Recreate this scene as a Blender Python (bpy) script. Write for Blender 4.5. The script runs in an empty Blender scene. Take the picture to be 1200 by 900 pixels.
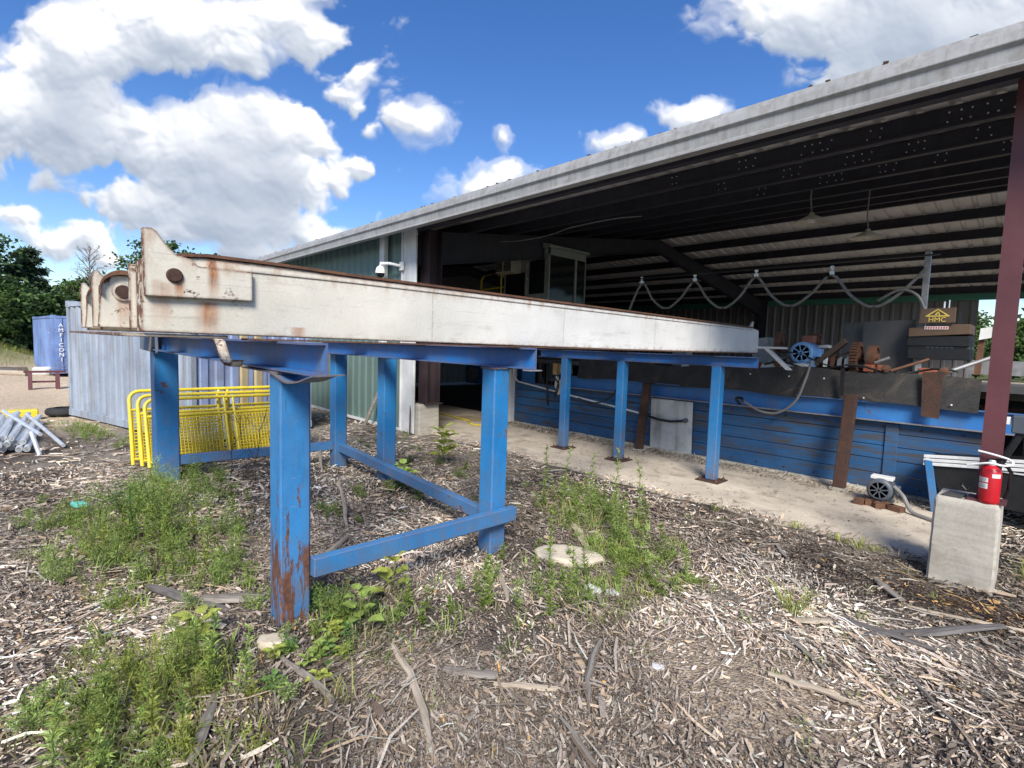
import bpy, bmesh, math, random
import numpy as np
from mathutils import Vector, Matrix, Euler
S = bpy.context.scene
COL = S.collection
random.seed(7); rng = np.random.default_rng(11)
R = math.radians
PI = math.pi

# ------------------------------------------------------------------ materials
class NT:
    def __init__(s, mat):
        s.t = mat.node_tree; s.n = s.t.nodes; s.l = s.t.links
    def add(s, typ, **kw):
        nd = s.n.new(typ)
        for k, v in kw.items(): setattr(nd, k, v)
        return nd
    def put(s, sock, v):
        if isinstance(v, bpy.types.NodeSocket): s.l.new(v, sock)
        elif v is not None:
            if hasattr(sock.default_value, '__len__') and not hasattr(v, '__len__'): v = [v]*len(sock.default_value)
            if hasattr(v, '__len__') and len(v) == 3 and len(sock.default_value) == 4: v = (*v, 1)
            sock.default_value = v
    def math(s, op, a, b=None, c=None, clamp=False):
        nd = s.add('ShaderNodeMath', operation=op, use_clamp=clamp)
        for i, v in enumerate((a, b, c)):
            if v is not None: s.put(nd.inputs[i], v)
        return nd.outputs[0]
    def vmath(s, op, a, b=None, scale=None):
        nd = s.add('ShaderNodeVectorMath', operation=op)
        s.put(nd.inputs[0], a)
        if b is not None: s.put(nd.inputs[1], b)
        if scale is not None: s.put(nd.inputs['Scale'], scale)
        return nd.outputs['Value'] if op in ('LENGTH', 'DISTANCE', 'DOT_PRODUCT') else nd.outputs[0]
    def noise(s, vec, scale, detail=4, rough=.55, dist=0):
        nd = s.add('ShaderNodeTexNoise'); s.put(nd.inputs['Vector'], vec)
        nd.inputs['Scale'].default_value = scale; nd.inputs['Detail'].default_value = detail
        nd.inputs['Roughness'].default_value = rough; nd.inputs['Distortion'].default_value = dist
        return nd.outputs['Fac']
    def ramp(s, f, stops):
        nd = s.add('ShaderNodeValToRGB'); s.put(nd.inputs[0], f); e = nd.color_ramp.elements
        while len(e) < len(stops): e.new(.5)
        for q, (p, c) in zip(e, stops):
            q.position = p; q.color = (c, c, c, 1) if not hasattr(c, '__len__') else (*c, 1)
        return nd.outputs[0]
    def mix(s, f, a, b, mode='MIX'):
        nd = s.add('ShaderNodeMix', data_type='RGBA', blend_type=mode)
        s.put(nd.inputs[0], f); s.put(nd.inputs[6], a); s.put(nd.inputs[7], b)
        return nd.outputs[2]
    def smooth(s, v, a, b):
        nd = s.add('ShaderNodeMapRange', interpolation_type='SMOOTHSTEP')
        s.put(nd.inputs[0], v); nd.inputs[1].default_value = a; nd.inputs[2].default_value = b
        return nd.outputs[0]
    def pos(s): return s.add('ShaderNodeNewGeometry').outputs['Position']
    def bump(s, h, strength=.3, dist=.01):
        nd = s.add('ShaderNodeBump'); s.put(nd.inputs['Height'], h)
        nd.inputs['Strength'].default_value = strength; nd.inputs['Distance'].default_value = dist
        return nd.outputs[0]
def newmat(name):
    m = bpy.data.materials.new(name); m.use_nodes = True
    t = NT(m); b = t.n['Principled BSDF']
    return m, t, b
RUST = [(.25, (.045, .022, .016)), (.5, (.12, .05, .028)), (.75, (.2, .085, .04))]

def paint(name, col, rust=.0, edge=0., dirt=.25, rough=.5, metal=0., scale=1., streak=.35, dirtcol=(.12, .095, .07), fade=None, bump=.15, fine=.08, spec=.5, flake=False, wear=0):
    """weathered paint on steel: faded patches, vertical dirt streaks, chipped edges, rust spots"""
    m, t, b = newmat(name); p = t.pos()
    big = t.noise(p, 1.3*scale, 5, .6)
    c = t.mix(t.ramp(big, [(.35, 0), (.65, 1)]), tuple(x*.86 for x in col), fade or tuple(min(1, x*1.1) for x in col))
    fn = t.noise(p, 60*scale, 3, .6)
    c = t.mix(fine*2, c, t.mix(1., c, t.ramp(fn, [(.3, .55), (.7, 1.25)]), 'MULTIPLY'))
    sv = t.vmath('MULTIPLY', p, (9*scale, 9*scale, .7*scale))
    st = t.noise(sv, 1., 5, .6)
    sm = t.math('MULTIPLY', t.ramp(st, [(.48, 0), (.72, 1)]), streak)
    c = t.mix(sm, c, dirtcol)
    dn = t.noise(p, 3.7*scale, 6, .65)
    c = t.mix(t.math('MULTIPLY', t.ramp(dn, [(.5-.16*(dirt >= .9), 0), (.75-.12*(dirt >= .9), 1)]), dirt*(.85 if dirt >= .9 else 1)), c, dirtcol)
    if wear:
        szw = t.add('ShaderNodeSeparateXYZ'); t.put(szw.inputs[0], p)
        ch = t.noise(t.vmath('MULTIPLY', p, (1, 1, .45)), 4.3*scale, 7, .7, .4)
        c = t.mix(t.math('MULTIPLY', t.ramp(ch, [(.5, 0), (.68, 1)]), .28*wear), c, tuple(min(1, x*1.2+.025) for x in (fade or col)))
        sc = t.noise(t.vmath('MULTIPLY', p, (34, 34, 2.2)), 1.7, 6, .7)
        c = t.mix(t.math('MULTIPLY', t.ramp(sc, [(.6, 0), (.68, 1)]), .5*wear), c, (.055, .06, .08))
        s2 = t.noise(t.vmath('MULTIPLY', p, (9, 9, 70)), 1.3, 4, .6)
        c = t.mix(t.math('MULTIPLY', t.ramp(s2, [(.68, 0), (.72, 1)]), .45*wear), c, (.3, .36, .45))
        gr = t.noise(p, 8, 6, .7)
        ld = t.math('MULTIPLY', t.smooth(szw.outputs[2], .75, .05), t.ramp(gr, [(.32, 0), (.66, 1)]))
        c = t.mix(t.math('MULTIPLY', ld, .75*wear, clamp=True), c, (.16, .12, .09))
    mask = None
    if rust > 0:
        rn = t.noise(t.vmath('MULTIPLY', p, (3.2, 3.2, .5)) if flake else p, 5.5*scale, 9, .72, .3)
        if flake:
            sz = t.add('ShaderNodeSeparateXYZ'); t.put(sz.inputs[0], p); rn = t.math('ADD', rn, t.math('MULTIPLY', t.smooth(sz.outputs[2], 1.2, .2), .12)); rn = t.math('SUBTRACT', rn, t.math('MULTIPLY', t.smooth(sz.outputs[2], .9, 1.3), .12))
        mask = t.ramp(rn, [(.72-.3*rust, 0), (.75-.3*rust, 1)])
    if edge > 0:
        bv = t.add('ShaderNodeBevel', samples=3); bv.inputs[0].default_value = .018
        g = t.add('ShaderNodeNewGeometry')
        d = t.vmath('DOT_PRODUCT', bv.outputs[0], g.outputs['Normal'])
        en = t.noise(p, 16*scale, 6, .7)
        e = t.math('ADD', t.math('MULTIPLY', t.math('SUBTRACT', 1., d), 2.2*edge), t.math('MULTIPLY', t.math('SUBTRACT', en, .5), 1.))
        em = t.ramp(e, [(.3, 0), (.36, 1)])
        mask = em if mask is None else t.math('MAXIMUM', mask, em)
    rr = rough
    if mask is not None:
        rc = t.ramp(t.noise(p, 22*scale, 5, .65), RUST)
        c = t.mix(mask, c, rc)
        rr = t.math('ADD', rough, t.math('MULTIPLY', mask, .85-rough))
    t.put(b.inputs['Base Color'], c); t.put(b.inputs['Roughness'], rr)
    b.inputs['Metallic'].default_value = metal; b.inputs['Specular IOR Level'].default_value = spec
    h = t.math('ADD', t.math('MULTIPLY', big, .5), t.math('MULTIPLY', fn, .12))
    if mask is not None: h = t.math('SUBTRACT', h, t.math('MULTIPLY', mask, .25))
    t.put(b.inputs['Normal'], t.bump(h, bump, .02))
    return m

def rusty(name, lo=(.05, .026, .02), mid=(.13, .06, .035), hi=(.22, .1, .05), scale=1.):
    m, t, b = newmat(name); p = t.pos()
    n = t.noise(p, 6*scale, 8, .7); f = t.noise(p, 60*scale, 4, .6)
    c = t.ramp(n, [(.3, lo), (.52, mid), (.75, hi)])
    c = t.mix(.35, c, t.ramp(f, [(.3, tuple(x*.5 for x in lo)), (.7, hi)]))
    t.put(b.inputs['Base Color'], c); b.inputs['Roughness'].default_value = .88
    t.put(b.inputs['Normal'], t.bump(t.math('ADD', n, f), .4, .01))
    return m
def simple(name, col, rough=.6, metal=0., var=.2, scale=8., bump=.1, spec=.5):
    m, t, b = newmat(name); p = t.pos()
    n = t.noise(p, scale, 6, .65)
    c = t.mix(1., col, t.ramp(n, [(.3, 1-var), (.7, 1+var)]), 'MULTIPLY')
    t.put(b.inputs['Base Color'], c); b.inputs['Roughness'].default_value = rough; b.inputs['Metallic'].default_value = metal
    b.inputs['Specular IOR Level'].default_value = spec
    t.put(b.inputs['Normal'], t.bump(n, bump, .01))
    return m
def concrete(name, col, stain=(.13, .1, .08), amt=.5):
    m, t, b = newmat(name); p = t.pos()
    n = t.noise(p, 1.1, 8, .65); f = t.noise(p, 45, 5, .7); w = t.noise(p, 3.5, 6, .7, .6)
    c = t.mix(1., col, t.ramp(n, [(.3, .72), (.7, 1.15)]), 'MULTIPLY')
    c = t.mix(.5, c, t.mix(1., c, t.ramp(f, [(.3, .7), (.7, 1.2)]), 'MULTIPLY'))
    c = t.mix(t.math('MULTIPLY', t.ramp(w, [(.52, 0), (.72, 1)]), amt), c, stain)
    bl = t.ramp(t.noise(t.vmath('MULTIPLY', p, (1, 1, 9)), 2.5, 3, .5), [(.35, .9), (.65, 1.06)])
    c = t.mix(1., c, bl, 'MULTIPLY')
    t.put(b.inputs['Base Color'], c); b.inputs['Roughness'].default_value = .85
    t.put(b.inputs['Normal'], t.bump(t.math('ADD', n, t.math('MULTIPLY', f, .4)), .35, .012))
    return m
def tinted(name, rough=.8, transl=0., sat=1., bump=True):
    """colour of each small piece from its own 'tint' attribute"""
    m, t, b = newmat(name)
    a = t.add('ShaderNodeAttribute', attribute_name='tint')
    c = a.outputs['Color']
    n = t.noise(t.pos(), 90, 3, .6)
    c = t.mix(1., c, t.ramp(n, [(.25, .6), (.75, 1.3)]), 'MULTIPLY')
    t.put(b.inputs['Base Color'], c); b.inputs['Roughness'].default_value = rough
    b.inputs['Specular IOR Level'].default_value = .3
    if transl:
        tr = t.add('ShaderNodeBsdfTranslucent'); t.put(tr.inputs[0], c)
        mx = t.add('ShaderNodeMixShader'); mx.inputs[0].default_value = transl
        t.l.new(b.outputs[0], mx.inputs[1]); t.l.new(tr.outputs[0], mx.inputs[2])
        t.l.new(mx.outputs[0], t.n['Material Output'].inputs[0])
    return m

M = {}
def mats():
    blue = (.01, .165, .43)
    M['blue'] = paint('blue_paint', blue, rust=.26, edge=1.0, dirt=.35, streak=.3, rough=.5, wear=1., fade=(.018, .21, .5))
    M['blue_worn'] = paint('blue_paint_worn', (.016, .185, .45), rust=.42, edge=1.0, dirt=.35, streak=.3, rough=.5, scale=1.1, fade=(.035, .22, .5), flake=True, wear=1.)
    M['blue_beam'] = paint('blue_beam_paint', (.022, .13, .34), rust=.3, edge=.8, dirt=1., streak=.9, wear=.6, dirtcol=(.21, .18, .11), rough=.6, scale=.8)
    M['blue_beam2'] = paint('blue_channel_paint', (.022, .14, .4), rust=.25, edge=.5, dirt=.4, streak=.3, rough=.45, scale=.8, fade=(.04, .19, .47))
    M['blue_beam3'] = paint('blue_beam_cleaner', (.014, .15, .42), rust=.25, edge=.8, dirt=.75, streak=.4, wear=.6, dirtcol=(.17, .14, .1), rough=.5, scale=.8)
    M['blue_plank'] = plank_mat()
    M['white'] = deck_white()
    M['rust'] = rusty('rust')
    M['rust_dark'] = rusty('rust_dark', (.025, .014, .012), (.06, .028, .02), (.1, .05, .03))
    M['primer'] = paint('red_primer', (.1, .029, .034), rust=.08, dirt=.15, streak=.1, rough=.5, fade=(.125, .038, .044))
    M['primer_shaded'] = paint('red_primer_shaded', (.034, .021, .026), dirt=.2, streak=.1, rough=.6)  # red primer darkened for the shade inside the opening
    M['purlin'] = paint('purlin_primer_shaded', (.022, .023, .038), dirt=.2, streak=.1, rough=.6)  # navy dark: roof shade and sky ambient put into the primer colour
    M['siding'] = paint('green_siding', (.125, .2, .185), dirt=.2, streak=.25, rough=.4, scale=.5)
    M['siding_in'] = paint('inner_siding_shaded', (.15, .15, .16), dirt=.3, streak=.3, rough=.5)  # inner walls coloured darker for the shadow inside the shed
    M['roof'] = paint('roof_sheet', (.6, .6, .6), dirt=.2, streak=.05, rough=.45, metal=.0)
    M['trim'] = paint('white_trim', (.66, .67, .67), dirt=.25, streak=.3, rough=.45, dirtcol=(.25, .23, .2))
    M['gutter'] = paint('gutter_metal', (.31, .31, .305), dirt=.75, streak=.6, rough=.5, dirtcol=(.17, .155, .13), rust=.14, bump=.1, scale=2.2)
    M['greenbeam'] = paint('green_beam', (.04, .2, .145), dirt=.2, rough=.5)
    M['concrete'] = concrete('slab_concrete', (.56, .485, .385), stain=(.17, .115, .085), amt=.8)
    M['pier'] = concrete('pier_concrete', (.47, .435, .37), stain=(.2, .16, .11), amt=.6)
    M['black'] = simple('black_metal', (.009, .009, .01), .5, 0, .4, 12)
    M['rubber'] = rubber_mat()
    M['black_gloss'] = simple('black_gloss', (.008, .008, .01), .15)
    M['cable'] = simple('grey_cable', (.2, .19, .18), .6)
    M['cable_black'] = simple('black_cable', (.015, .015, .016), .5)
    M['steel'] = simple('galvanised_steel', (.7, .72, .74), .38, .5, .25, 14)
    M['greysteel'] = simple('grey_steel', (.25, .25, .25), .5, .3, .3, 10)
    M['yellow'] = paint('yellow_paint', (.78, .61, .04), rust=.18, dirt=.4, streak=.2, rough=.4)
    M['red'] = paint('red_enamel', (.5, .012, .02), dirt=.15, streak=.15, rough=.33, edge=.1, bump=.03)
    M['label'] = simple('label_white', (.75, .75, .73), .5, 0, .1, 30)
    M['white_plain'] = simple('white_plain', (.7, .7, .68), .5, 0, .12, 6)
    M['motor_blue'] = paint('motor_blue', (.2, .45, .8), dirt=.3, streak=.2, rough=.45, edge=.3)
    M['motor_grey'] = paint('motor_grey', (.075, .09, .11), dirt=.3, rough=.5)
    M['orange'] = paint('orange_paint', (.36, .1, .045), rust=.3, dirt=.8, rough=.5)
    M['gold'] = simple('gold_lettering', (.7, .52, .12), .5)
    M['brown_box'] = paint('brown_box', (.1, .06, .035), rust=.2, dirt=.5, rough=.6)
    M['cont_grey'] = paint('faded_container', (.27, .325, .41), rust=.14, edge=.25, dirt=.45, streak=.75, rough=.6, dirtcol=(.16, .145, .13), scale=.8, fade=(.34, .395, .47))
    M['cont_blue'] = paint('container_blue', (.25, .33, .56), rust=.1, edge=.3, dirt=.4, streak=.45, rough=.55, scale=.6, fade=(.33, .41, .62))
    M['cont_far'] = paint('container_far_blue', (.13, .22, .48), rust=.22, edge=.4, dirt=.5, streak=.6, rough=.55, scale=.5, fade=(.2, .31, .58))
    M['tan'] = paint('tan_patch', (.42, .34, .2), dirt=.3, streak=.3, rough=.6)
    M['wood'] = wood_mat('weathered_wood', (.3, .27, .235), (.13, .105, .085))
    M['wood_dark'] = wood_mat('dark_wood', (.17, .155, .145), (.06, .052, .047))
    M['wood_pale'] = wood_mat('pale_wood', (.5, .43, .34), (.27, .21, .15))
    M['wood_yellow'] = wood_mat('fresh_wood', (.5, .32, .12), (.3, .17, .06))
    M['bark'] = simple('bark', (.09, .07, .055), .9, 0, .4, 20, .5)
    M['bark_grey'] = simple('grey_bark', (.2, .18, .165), .9, 0, .3, 12, .4)
    M['stone'] = concrete('pale_stone', (.62, .54, .42), stain=(.35, .26, .16), amt=.5)
    M['stone_white'] = concrete('white_stone', (.66, .65, .64), stain=(.4, .37, .35), amt=.3)
    M['leaf'] = tinted('leaf', .55, .35)
    M['chip'] = tinted('chip', .9)
    M['glass'] = simple('dark_glass', (.012, .014, .016), .06, 0, .0, 1, 0, .25)
    M['teal'] = simple('teal_plastic', (.1, .45, .38), .4)
    M['cab'] = paint('cab_paint', (.24, .275, .255), dirt=.3, rough=.45, streak=.2)
    M['dark_plate'] = paint('machine_plate', (.06, .06, .062), dirt=.4, rough=.5, rust=.1)
    M['tyre'] = simple('tyre_rubber', (.02, .02, .02), .8)
    M['cream'] = simple('cream_plate', (.5, .48, .4), .5)
def plank_mat():
    m, t, b = newmat('blue_planks'); p = t.pos()
    g = t.noise(t.vmath('MULTIPLY', p, (1.2, 12, 22)), 1.5, 7, .65)
    bl = t.noise(p, 1.1, 6, .65)
    z = t.add('ShaderNodeSeparateXYZ'); t.put(z.inputs[0], p)
    c = t.mix(t.ramp(bl, [(.35, 0), (.65, 1)]), (.01, .072, .19), (.021, .12, .29))
    c = t.mix(t.math('MULTIPLY', t.ramp(g, [(.45, 0), (.72, 1)]), .55), c, (.045, .045, .055))
    w = t.noise(t.vmath('MULTIPLY', p, (.6, 1, 4.5)), 2.4, 8, .72, .5)
    c = t.mix(t.ramp(w, [(.46, 0), (.6, .85)]), c, (.065, .055, .045))
    sp = t.noise(p, 30, 4, .7)
    c = t.mix(t.ramp(sp, [(.68, 0), (.74, .8)]), c, (.1, .075, .055))
    t.put(b.inputs['Base Color'], c); b.inputs['Roughness'].default_value = .75
    t.put(b.inputs['Normal'], t.bump(g, .4, .01))
    return m
def rubber_mat():
    m, t, b = newmat('rubber_belt'); p = t.pos()
    n = t.noise(p, 2.6, 8, .7, .8); f = t.noise(p, 40, 3, .6)
    c = t.ramp(n, [(.4, (.016, .015, .015)), (.55, (.035, .03, .026)), (.7, (.12, .09, .06))])
    c = t.mix(.3, c, t.ramp(f, [(.3, .005), (.75, .07)]))
    t.put(b.inputs['Base Color'], c); b.inputs['Roughness'].default_value = .7
    t.put(b.inputs['Normal'], t.bump(n, .4, .02))
    return m
def wood_mat(name, a, d):
    m, t, b = newmat(name)
    tc = t.add('ShaderNodeTexCoord').outputs['Object']
    g = t.noise(t.vmath('MULTIPLY', tc, (2.2, 40, 40)), 1.6, 6, .65, .3)
    n = t.noise(tc, 4, 5, .6)
    c = t.ramp(g, [(.3, d), (.68, a)])
    c = t.mix(.4, c, t.mix(1., c, t.ramp(n, [(.3, .6), (.7, 1.3)]), 'MULTIPLY'))
    t.put(b.inputs['Base Color'], c); b.inputs['Roughness'].default_value = .9
    t.put(b.inputs['Normal'], t.bump(g, .6, .01))
    return m
def deck_white():
    """old white paint with rust bleeding from the pins and chipped brown edges"""
    m, t, b = newmat('deck_white_paint'); p = t.pos()
    sx = t.add('ShaderNodeSeparateXYZ'); t.put(sx.inputs[0], p)
    big = t.noise(p, 1.6, 6, .65)
    yg = t.smooth(sx.outputs[1], .3, 4.2)
    base = t.mix(yg, (.6, .56, .465), (.7, .69, .66))
    c = t.mix(1., base, t.ramp(big, [(.3, .84), (.7, 1.1)]), 'MULTIPLY')
    fn = t.noise(p, 70, 4, .65)
    c = t.mix(1., c, t.ramp(fn, [(.25, .9), (.6, 1.03)]), 'MULTIPLY')
    # grey scuffs, long horizontal
    sc = t.noise(t.vmath('MULTIPLY', p, (6, 1.5, 9)), 1.8, 7, .7)
    c = t.mix(t.ramp(sc, [(.56, 0), (.74, .45)]), c, (.3, .29, .27))
    for (q, wd, op) in (((1.2, .35, 30), .62, .35), ((.8, 22, 6), .66, .3)):
        sx2 = t.noise(t.vmath('MULTIPLY', p, (1, q[1], q[2])), 1.6*q[0], 6, .7); c = t.mix(t.ramp(sx2, [(wd, 0), (wd+.05, op)]), c, (.24, .21, .18))
    for ys in (2.12, 3.55, 5.1, 6.4):
        dd = t.math('ABSOLUTE', t.math('SUBTRACT', t.math('ADD', sx.outputs[1], t.math('MULTIPLY', t.math('SUBTRACT', big, .5), .05)), ys))
        c = t.mix(t.math('MULTIPLY', t.smooth(dd, .008, .002), t.ramp(fn, [(.35, 0), (.6, .6)])), c, (.25, .17, .11))
    lo = t.math('MULTIPLY', t.smooth(sx.outputs[2], 1.85, 1.79), t.ramp(t.noise(t.vmath('MULTIPLY', p, (1, 5, 9)), 2.2, 6, .7), [(.45, 0), (.7, .8)])); c = t.mix(lo, c, (.3, .19, .11))
    hi_ = t.math('MULTIPLY', t.smooth(sx.outputs[2], 2.08, 2.17), t.ramp(t.noise(t.vmath('MULTIPLY', p, (1, 7, 2.5)), 1.7, 6, .7), [(.47, 0), (.7, .75)])); c = t.mix(hi_, c, (.36, .22, .13))
    # vertical bleeding stains, each with a place of its own (y, top z, width, length)
    stains = None
    wob = t.noise(t.vmath('MULTIPLY', p, (8, 16, 2.5)), 1.5, 5, .65)
    for (y0, z0, w, L, s) in [(.565, 2.08, .03, .13, .9), (.72, 2.2, .032, .24, 1.1), (.7, 1.97, .06, .2, .95), (.47, 2.06, .025, .3, .45), (1.17, 1.86, .05, .08, .7), (.5, 2.05, .05, .25, .5), (1.9, 2.2, .03, .1, .4), (3.1, 2.2, .03, .12, .5), (4.9, 2.2, .03, .1, .4)]:
        dy = t.math('DIVIDE', t.math('ABSOLUTE', t.math('SUBTRACT', sx.outputs[1], y0)), w)
        dz = t.math('DIVIDE', t.math('SUBTRACT', z0, sx.outputs[2]), L)
        f = t.math('MULTIPLY', t.smooth(dy, 1.3, .1), t.math('MULTIPLY', t.smooth(dz, 1.1, .3), t.smooth(dz, -.06, .02)))
        f = t.math('MULTIPLY', f, s)
        stains = f if stains is None else t.math('MAXIMUM', stains, f)
    sm = t.math('MULTIPLY', stains, t.ramp(wob, [(.25, .35), (.7, 1)]))
    rc = t.ramp(t.noise(p, 18, 5, .6), [(.3, (.19, .06, .02)), (.6, (.38, .15, .045)), (.8, (.45, .27, .11))])
    c = t.mix(t.math('MULTIPLY', sm, 1.15, clamp=True), c, rc)
    # chips
    bv = t.add('ShaderNodeBevel', samples=3); bv.inputs[0].default_value = .02
    g = t.add('ShaderNodeNewGeometry')
    d = t.vmath('DOT_PRODUCT', bv.outputs[0], g.outputs['Normal'])
    en = t.noise(p, 20, 7, .72)
    sn = t.add('ShaderNodeSeparateXYZ'); t.put(sn.inputs[0], g.outputs['True Normal'])
    cut = t.math('MULTIPLY', t.math('MAXIMUM', t.smooth(sn.outputs[1], -.4, -.8), t.math('MULTIPLY', t.smooth(sn.outputs[2], .4, .8), .8)), t.smooth(sx.outputs[1], 2.5, 1.2))
    e = t.math('ADD', t.math('ADD', t.math('MULTIPLY', t.math('SUBTRACT', 1., d), 4.6), t.math('MULTIPLY', cut, .36)), t.math('MULTIPLY', t.math('SUBTRACT', en, .5), 1.25))
    chips = t.ramp(e, [(.29, 0), (.34, 1)])
    ch2 = t.ramp(t.noise(p, 9, 9, .75, .4), [(.6, 0), (.62, 1)])
    near = t.math('MULTIPLY', ch2, t.smooth(sx.outputs[1], 1.3, .5))
    mask = t.math('MAXIMUM', chips, near)
    c = t.mix(mask, c, t.ramp(t.noise(p, 25, 5, .65), RUST))
    t.put(b.inputs['Base Color'], c)
    t.put(b.inputs['Roughness'], t.math('ADD', .55, t.math('MULTIPLY', mask, .3)))
    lowf = t.noise(t.vmath('MULTIPLY', p, (1, 1, 1.6)), 1.1, 2, .5)
    h = t.math('SUBTRACT', t.math('ADD', t.math('MULTIPLY', big, .5), t.math('MULTIPLY', lowf, 3.)), t.math('MULTIPLY', mask, .3))
    t.put(b.inputs['Normal'], t.bump(h, .3, .03))
    return m
mats()

# ------------------------------------------------------------------ mesh tools
ORG = {}
def link(o, parent=None):
    COL.objects.link(o)
    if parent is not None: o.parent = parent
def tag(o, label=None, cat=None, group=None, kind=None):
    if label: o['label'] = label
    if cat: o['category'] = cat
    if group: o['group'] = group
    if kind: o['kind'] = kind
    return o
def empty(name, loc, label, cat, group=None):
    o = bpy.data.objects.new(name, None); o.empty_display_size = .1; link(o)
    o.location = loc; ORG[o.name] = Vector(loc)
    return tag(o, label, cat, group)
class MB:
    def __init__(s): s.v = []; s.f = []; s.X = Matrix.Identity(4)
    def addv(s, pts): 
        i = len(s.v); s.v += [s.X @ Vector(p) for p in pts]; return i
    def box(s, c, d, rot=None):
        x, y, z = (q/2 for q in d); m = Matrix.Translation(c)
        if rot is not None: m = m @ Euler(rot).to_matrix().to_4x4()
        i = s.addv([m @ Vector(p) for p in [(-x,-y,-z),(x,-y,-z),(x,y,-z),(-x,y,-z),(-x,-y,z),(x,-y,z),(x,y,z),(-x,y,z)]])
        s.f += [[i+k for k in q] for q in [(3,2,1,0),(4,5,6,7),(0,1,5,4),(1,2,6,5),(2,3,7,6),(3,0,4,7)]]; return s
    def bb(s, x0, x1, y0, y1, z0, z1): return s.box(((x0+x1)/2,(y0+y1)/2,(z0+z1)/2),(abs(x1-x0),abs(y1-y0),abs(z1-z0)))
    def prism(s, pts, ext):
        """pts: 3D polygon, ext: vector"""
        e = Vector(ext); n = len(pts); i = s.addv(pts); s.addv([Vector(p)+e for p in pts])
        nrm = Vector((0,0,0))
        for k in range(n): nrm += Vector(pts[k]).cross(Vector(pts[(k+1)%n]))
        flip = nrm.dot(e) > 0
        a = list(range(i, i+n)); b = list(range(i+n, i+2*n))
        s.f.append(a[::-1] if flip else a); s.f.append(b if flip else b[::-1])
        for k in range(n):
            q = [i+k, i+(k+1)%n, i+n+(k+1)%n, i+n+k]; s.f.append(q if flip else q[::-1])
        return s
    def tube(s, path, r, n=8, caps=True):
        P = [Vector(p) for p in path]; rs = r if hasattr(r, '__len__') else [r]*len(P)
        up = None; rings = []
        for k, p in enumerate(P):
            t = (P[min(k+1, len(P)-1)]-P[max(k-1, 0)])
            if t.length < 1e-9: t = Vector((0,0,1))
            t.normalize()
            if up is None: up = Vector((0,0,1)) if abs(t.z) < .9 else Vector((1,0,0))
            a = t.cross(up)
            if a.length < 1e-4: a = t.cross(Vector((.3,.8,.2)))
            a.normalize(); b = t.cross(a).normalized(); up = -b if False else up
            rings.append(s.addv([p + rs[k]*(math.cos(2*PI*j/n)*a + math.sin(2*PI*j/n)*b) for j in range(n)]))
        for k in range(len(P)-1):
            A, B = rings[k], rings[k+1]
            for j in range(n): s.f.append([A+j, A+(j+1)%n, B+(j+1)%n, B+j])
        if caps: s.f.append([rings[0]+j for j in range(n)][::-1]); s.f.append([rings[-1]+j for j in range(n)])
        return s
    def lathe(s, prof, o, axis=(0,0,1), n=24):
        """prof: (r, t) along axis from o"""
        ax = Vector(axis).normalized(); a = ax.cross(Vector((0,0,1)) if abs(ax.z) < .9 else Vector((1,0,0))).normalized(); b = ax.cross(a)
        rings = [s.addv([Vector(o)+ax*t+r*(math.cos(2*PI*j/n)*a+math.sin(2*PI*j/n)*b) for j in range(n)]) for r, t in prof]
        for A, B in zip(rings, rings[1:]):
            for j in range(n): s.f.append([A+j, A+(j+1)%n, B+(j+1)%n, B+j])
        s.f.append([rings[0]+j for j in range(n)][::-1]); s.f.append([rings[-1]+j for j in range(n)])
        return s
    def strip(s, A, B, th=None):
        """sheet between two polylines, optional thickness vector"""
        n = len(A)
        if th is None:
            i = s.addv(A); j = s.addv(B)
            for k in range(n-1): s.f.append([i+k, i+k+1, j+k+1, j+k])
        else:
            t = Vector(th); i = s.addv(A); j = s.addv(B); k2 = s.addv([Vector(p)+t for p in A]); l = s.addv([Vector(p)+t for p in B])
            for k in range(n-1):
                s.f += [[i+k,i+k+1,j+k+1,j+k],[k2+k,l+k,l+k+1,k2+k+1],[i+k,k2+k,k2+k+1,i+k+1],[j+k,j+k+1,l+k+1,l+k]]
            s.f += [[i,j,l,k2],[i+n-1,k2+n-1,l+n-1,j+n-1]]
        return s
    def build(s, name, mat, parent=None, smooth=False, bevel=0, label=None, org=None):
        me = bpy.data.meshes.new(name)
        if parent is not None: o0 = ORG[parent.name]
        elif org is not None: o0 = Vector(org)
        else:
            xs = np.array([tuple(v) for v in s.v]); o0 = Vector(((xs[:,0].min()+xs[:,0].max())/2, (xs[:,1].min()+xs[:,1].max())/2, xs[:,2].min()))
        me.from_pydata([tuple(v-o0) for v in s.v], [], s.f)
        bm = bmesh.new(); bm.from_mesh(me); bmesh.ops.recalc_face_normals(bm, faces=bm.faces); bm.to_mesh(me); bm.free()
        me.materials.append(mat)
        o = bpy.data.objects.new(name, me); link(o, parent); ORG[o.name] = o0
        if parent is None: o.location = o0
        if smooth:
            for p in me.polygons: p.use_smooth = True
            md = o.modifiers.new('edge', 'EDGE_SPLIT'); md.split_angle = R(40)
        if bevel:
            md = o.modifiers.new('bev', 'BEVEL'); md.width = bevel; md.segments = 1; md.limit_method = 'ANGLE'; md.angle_limit = R(50)
        if label: o['label'] = label
        return o
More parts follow.
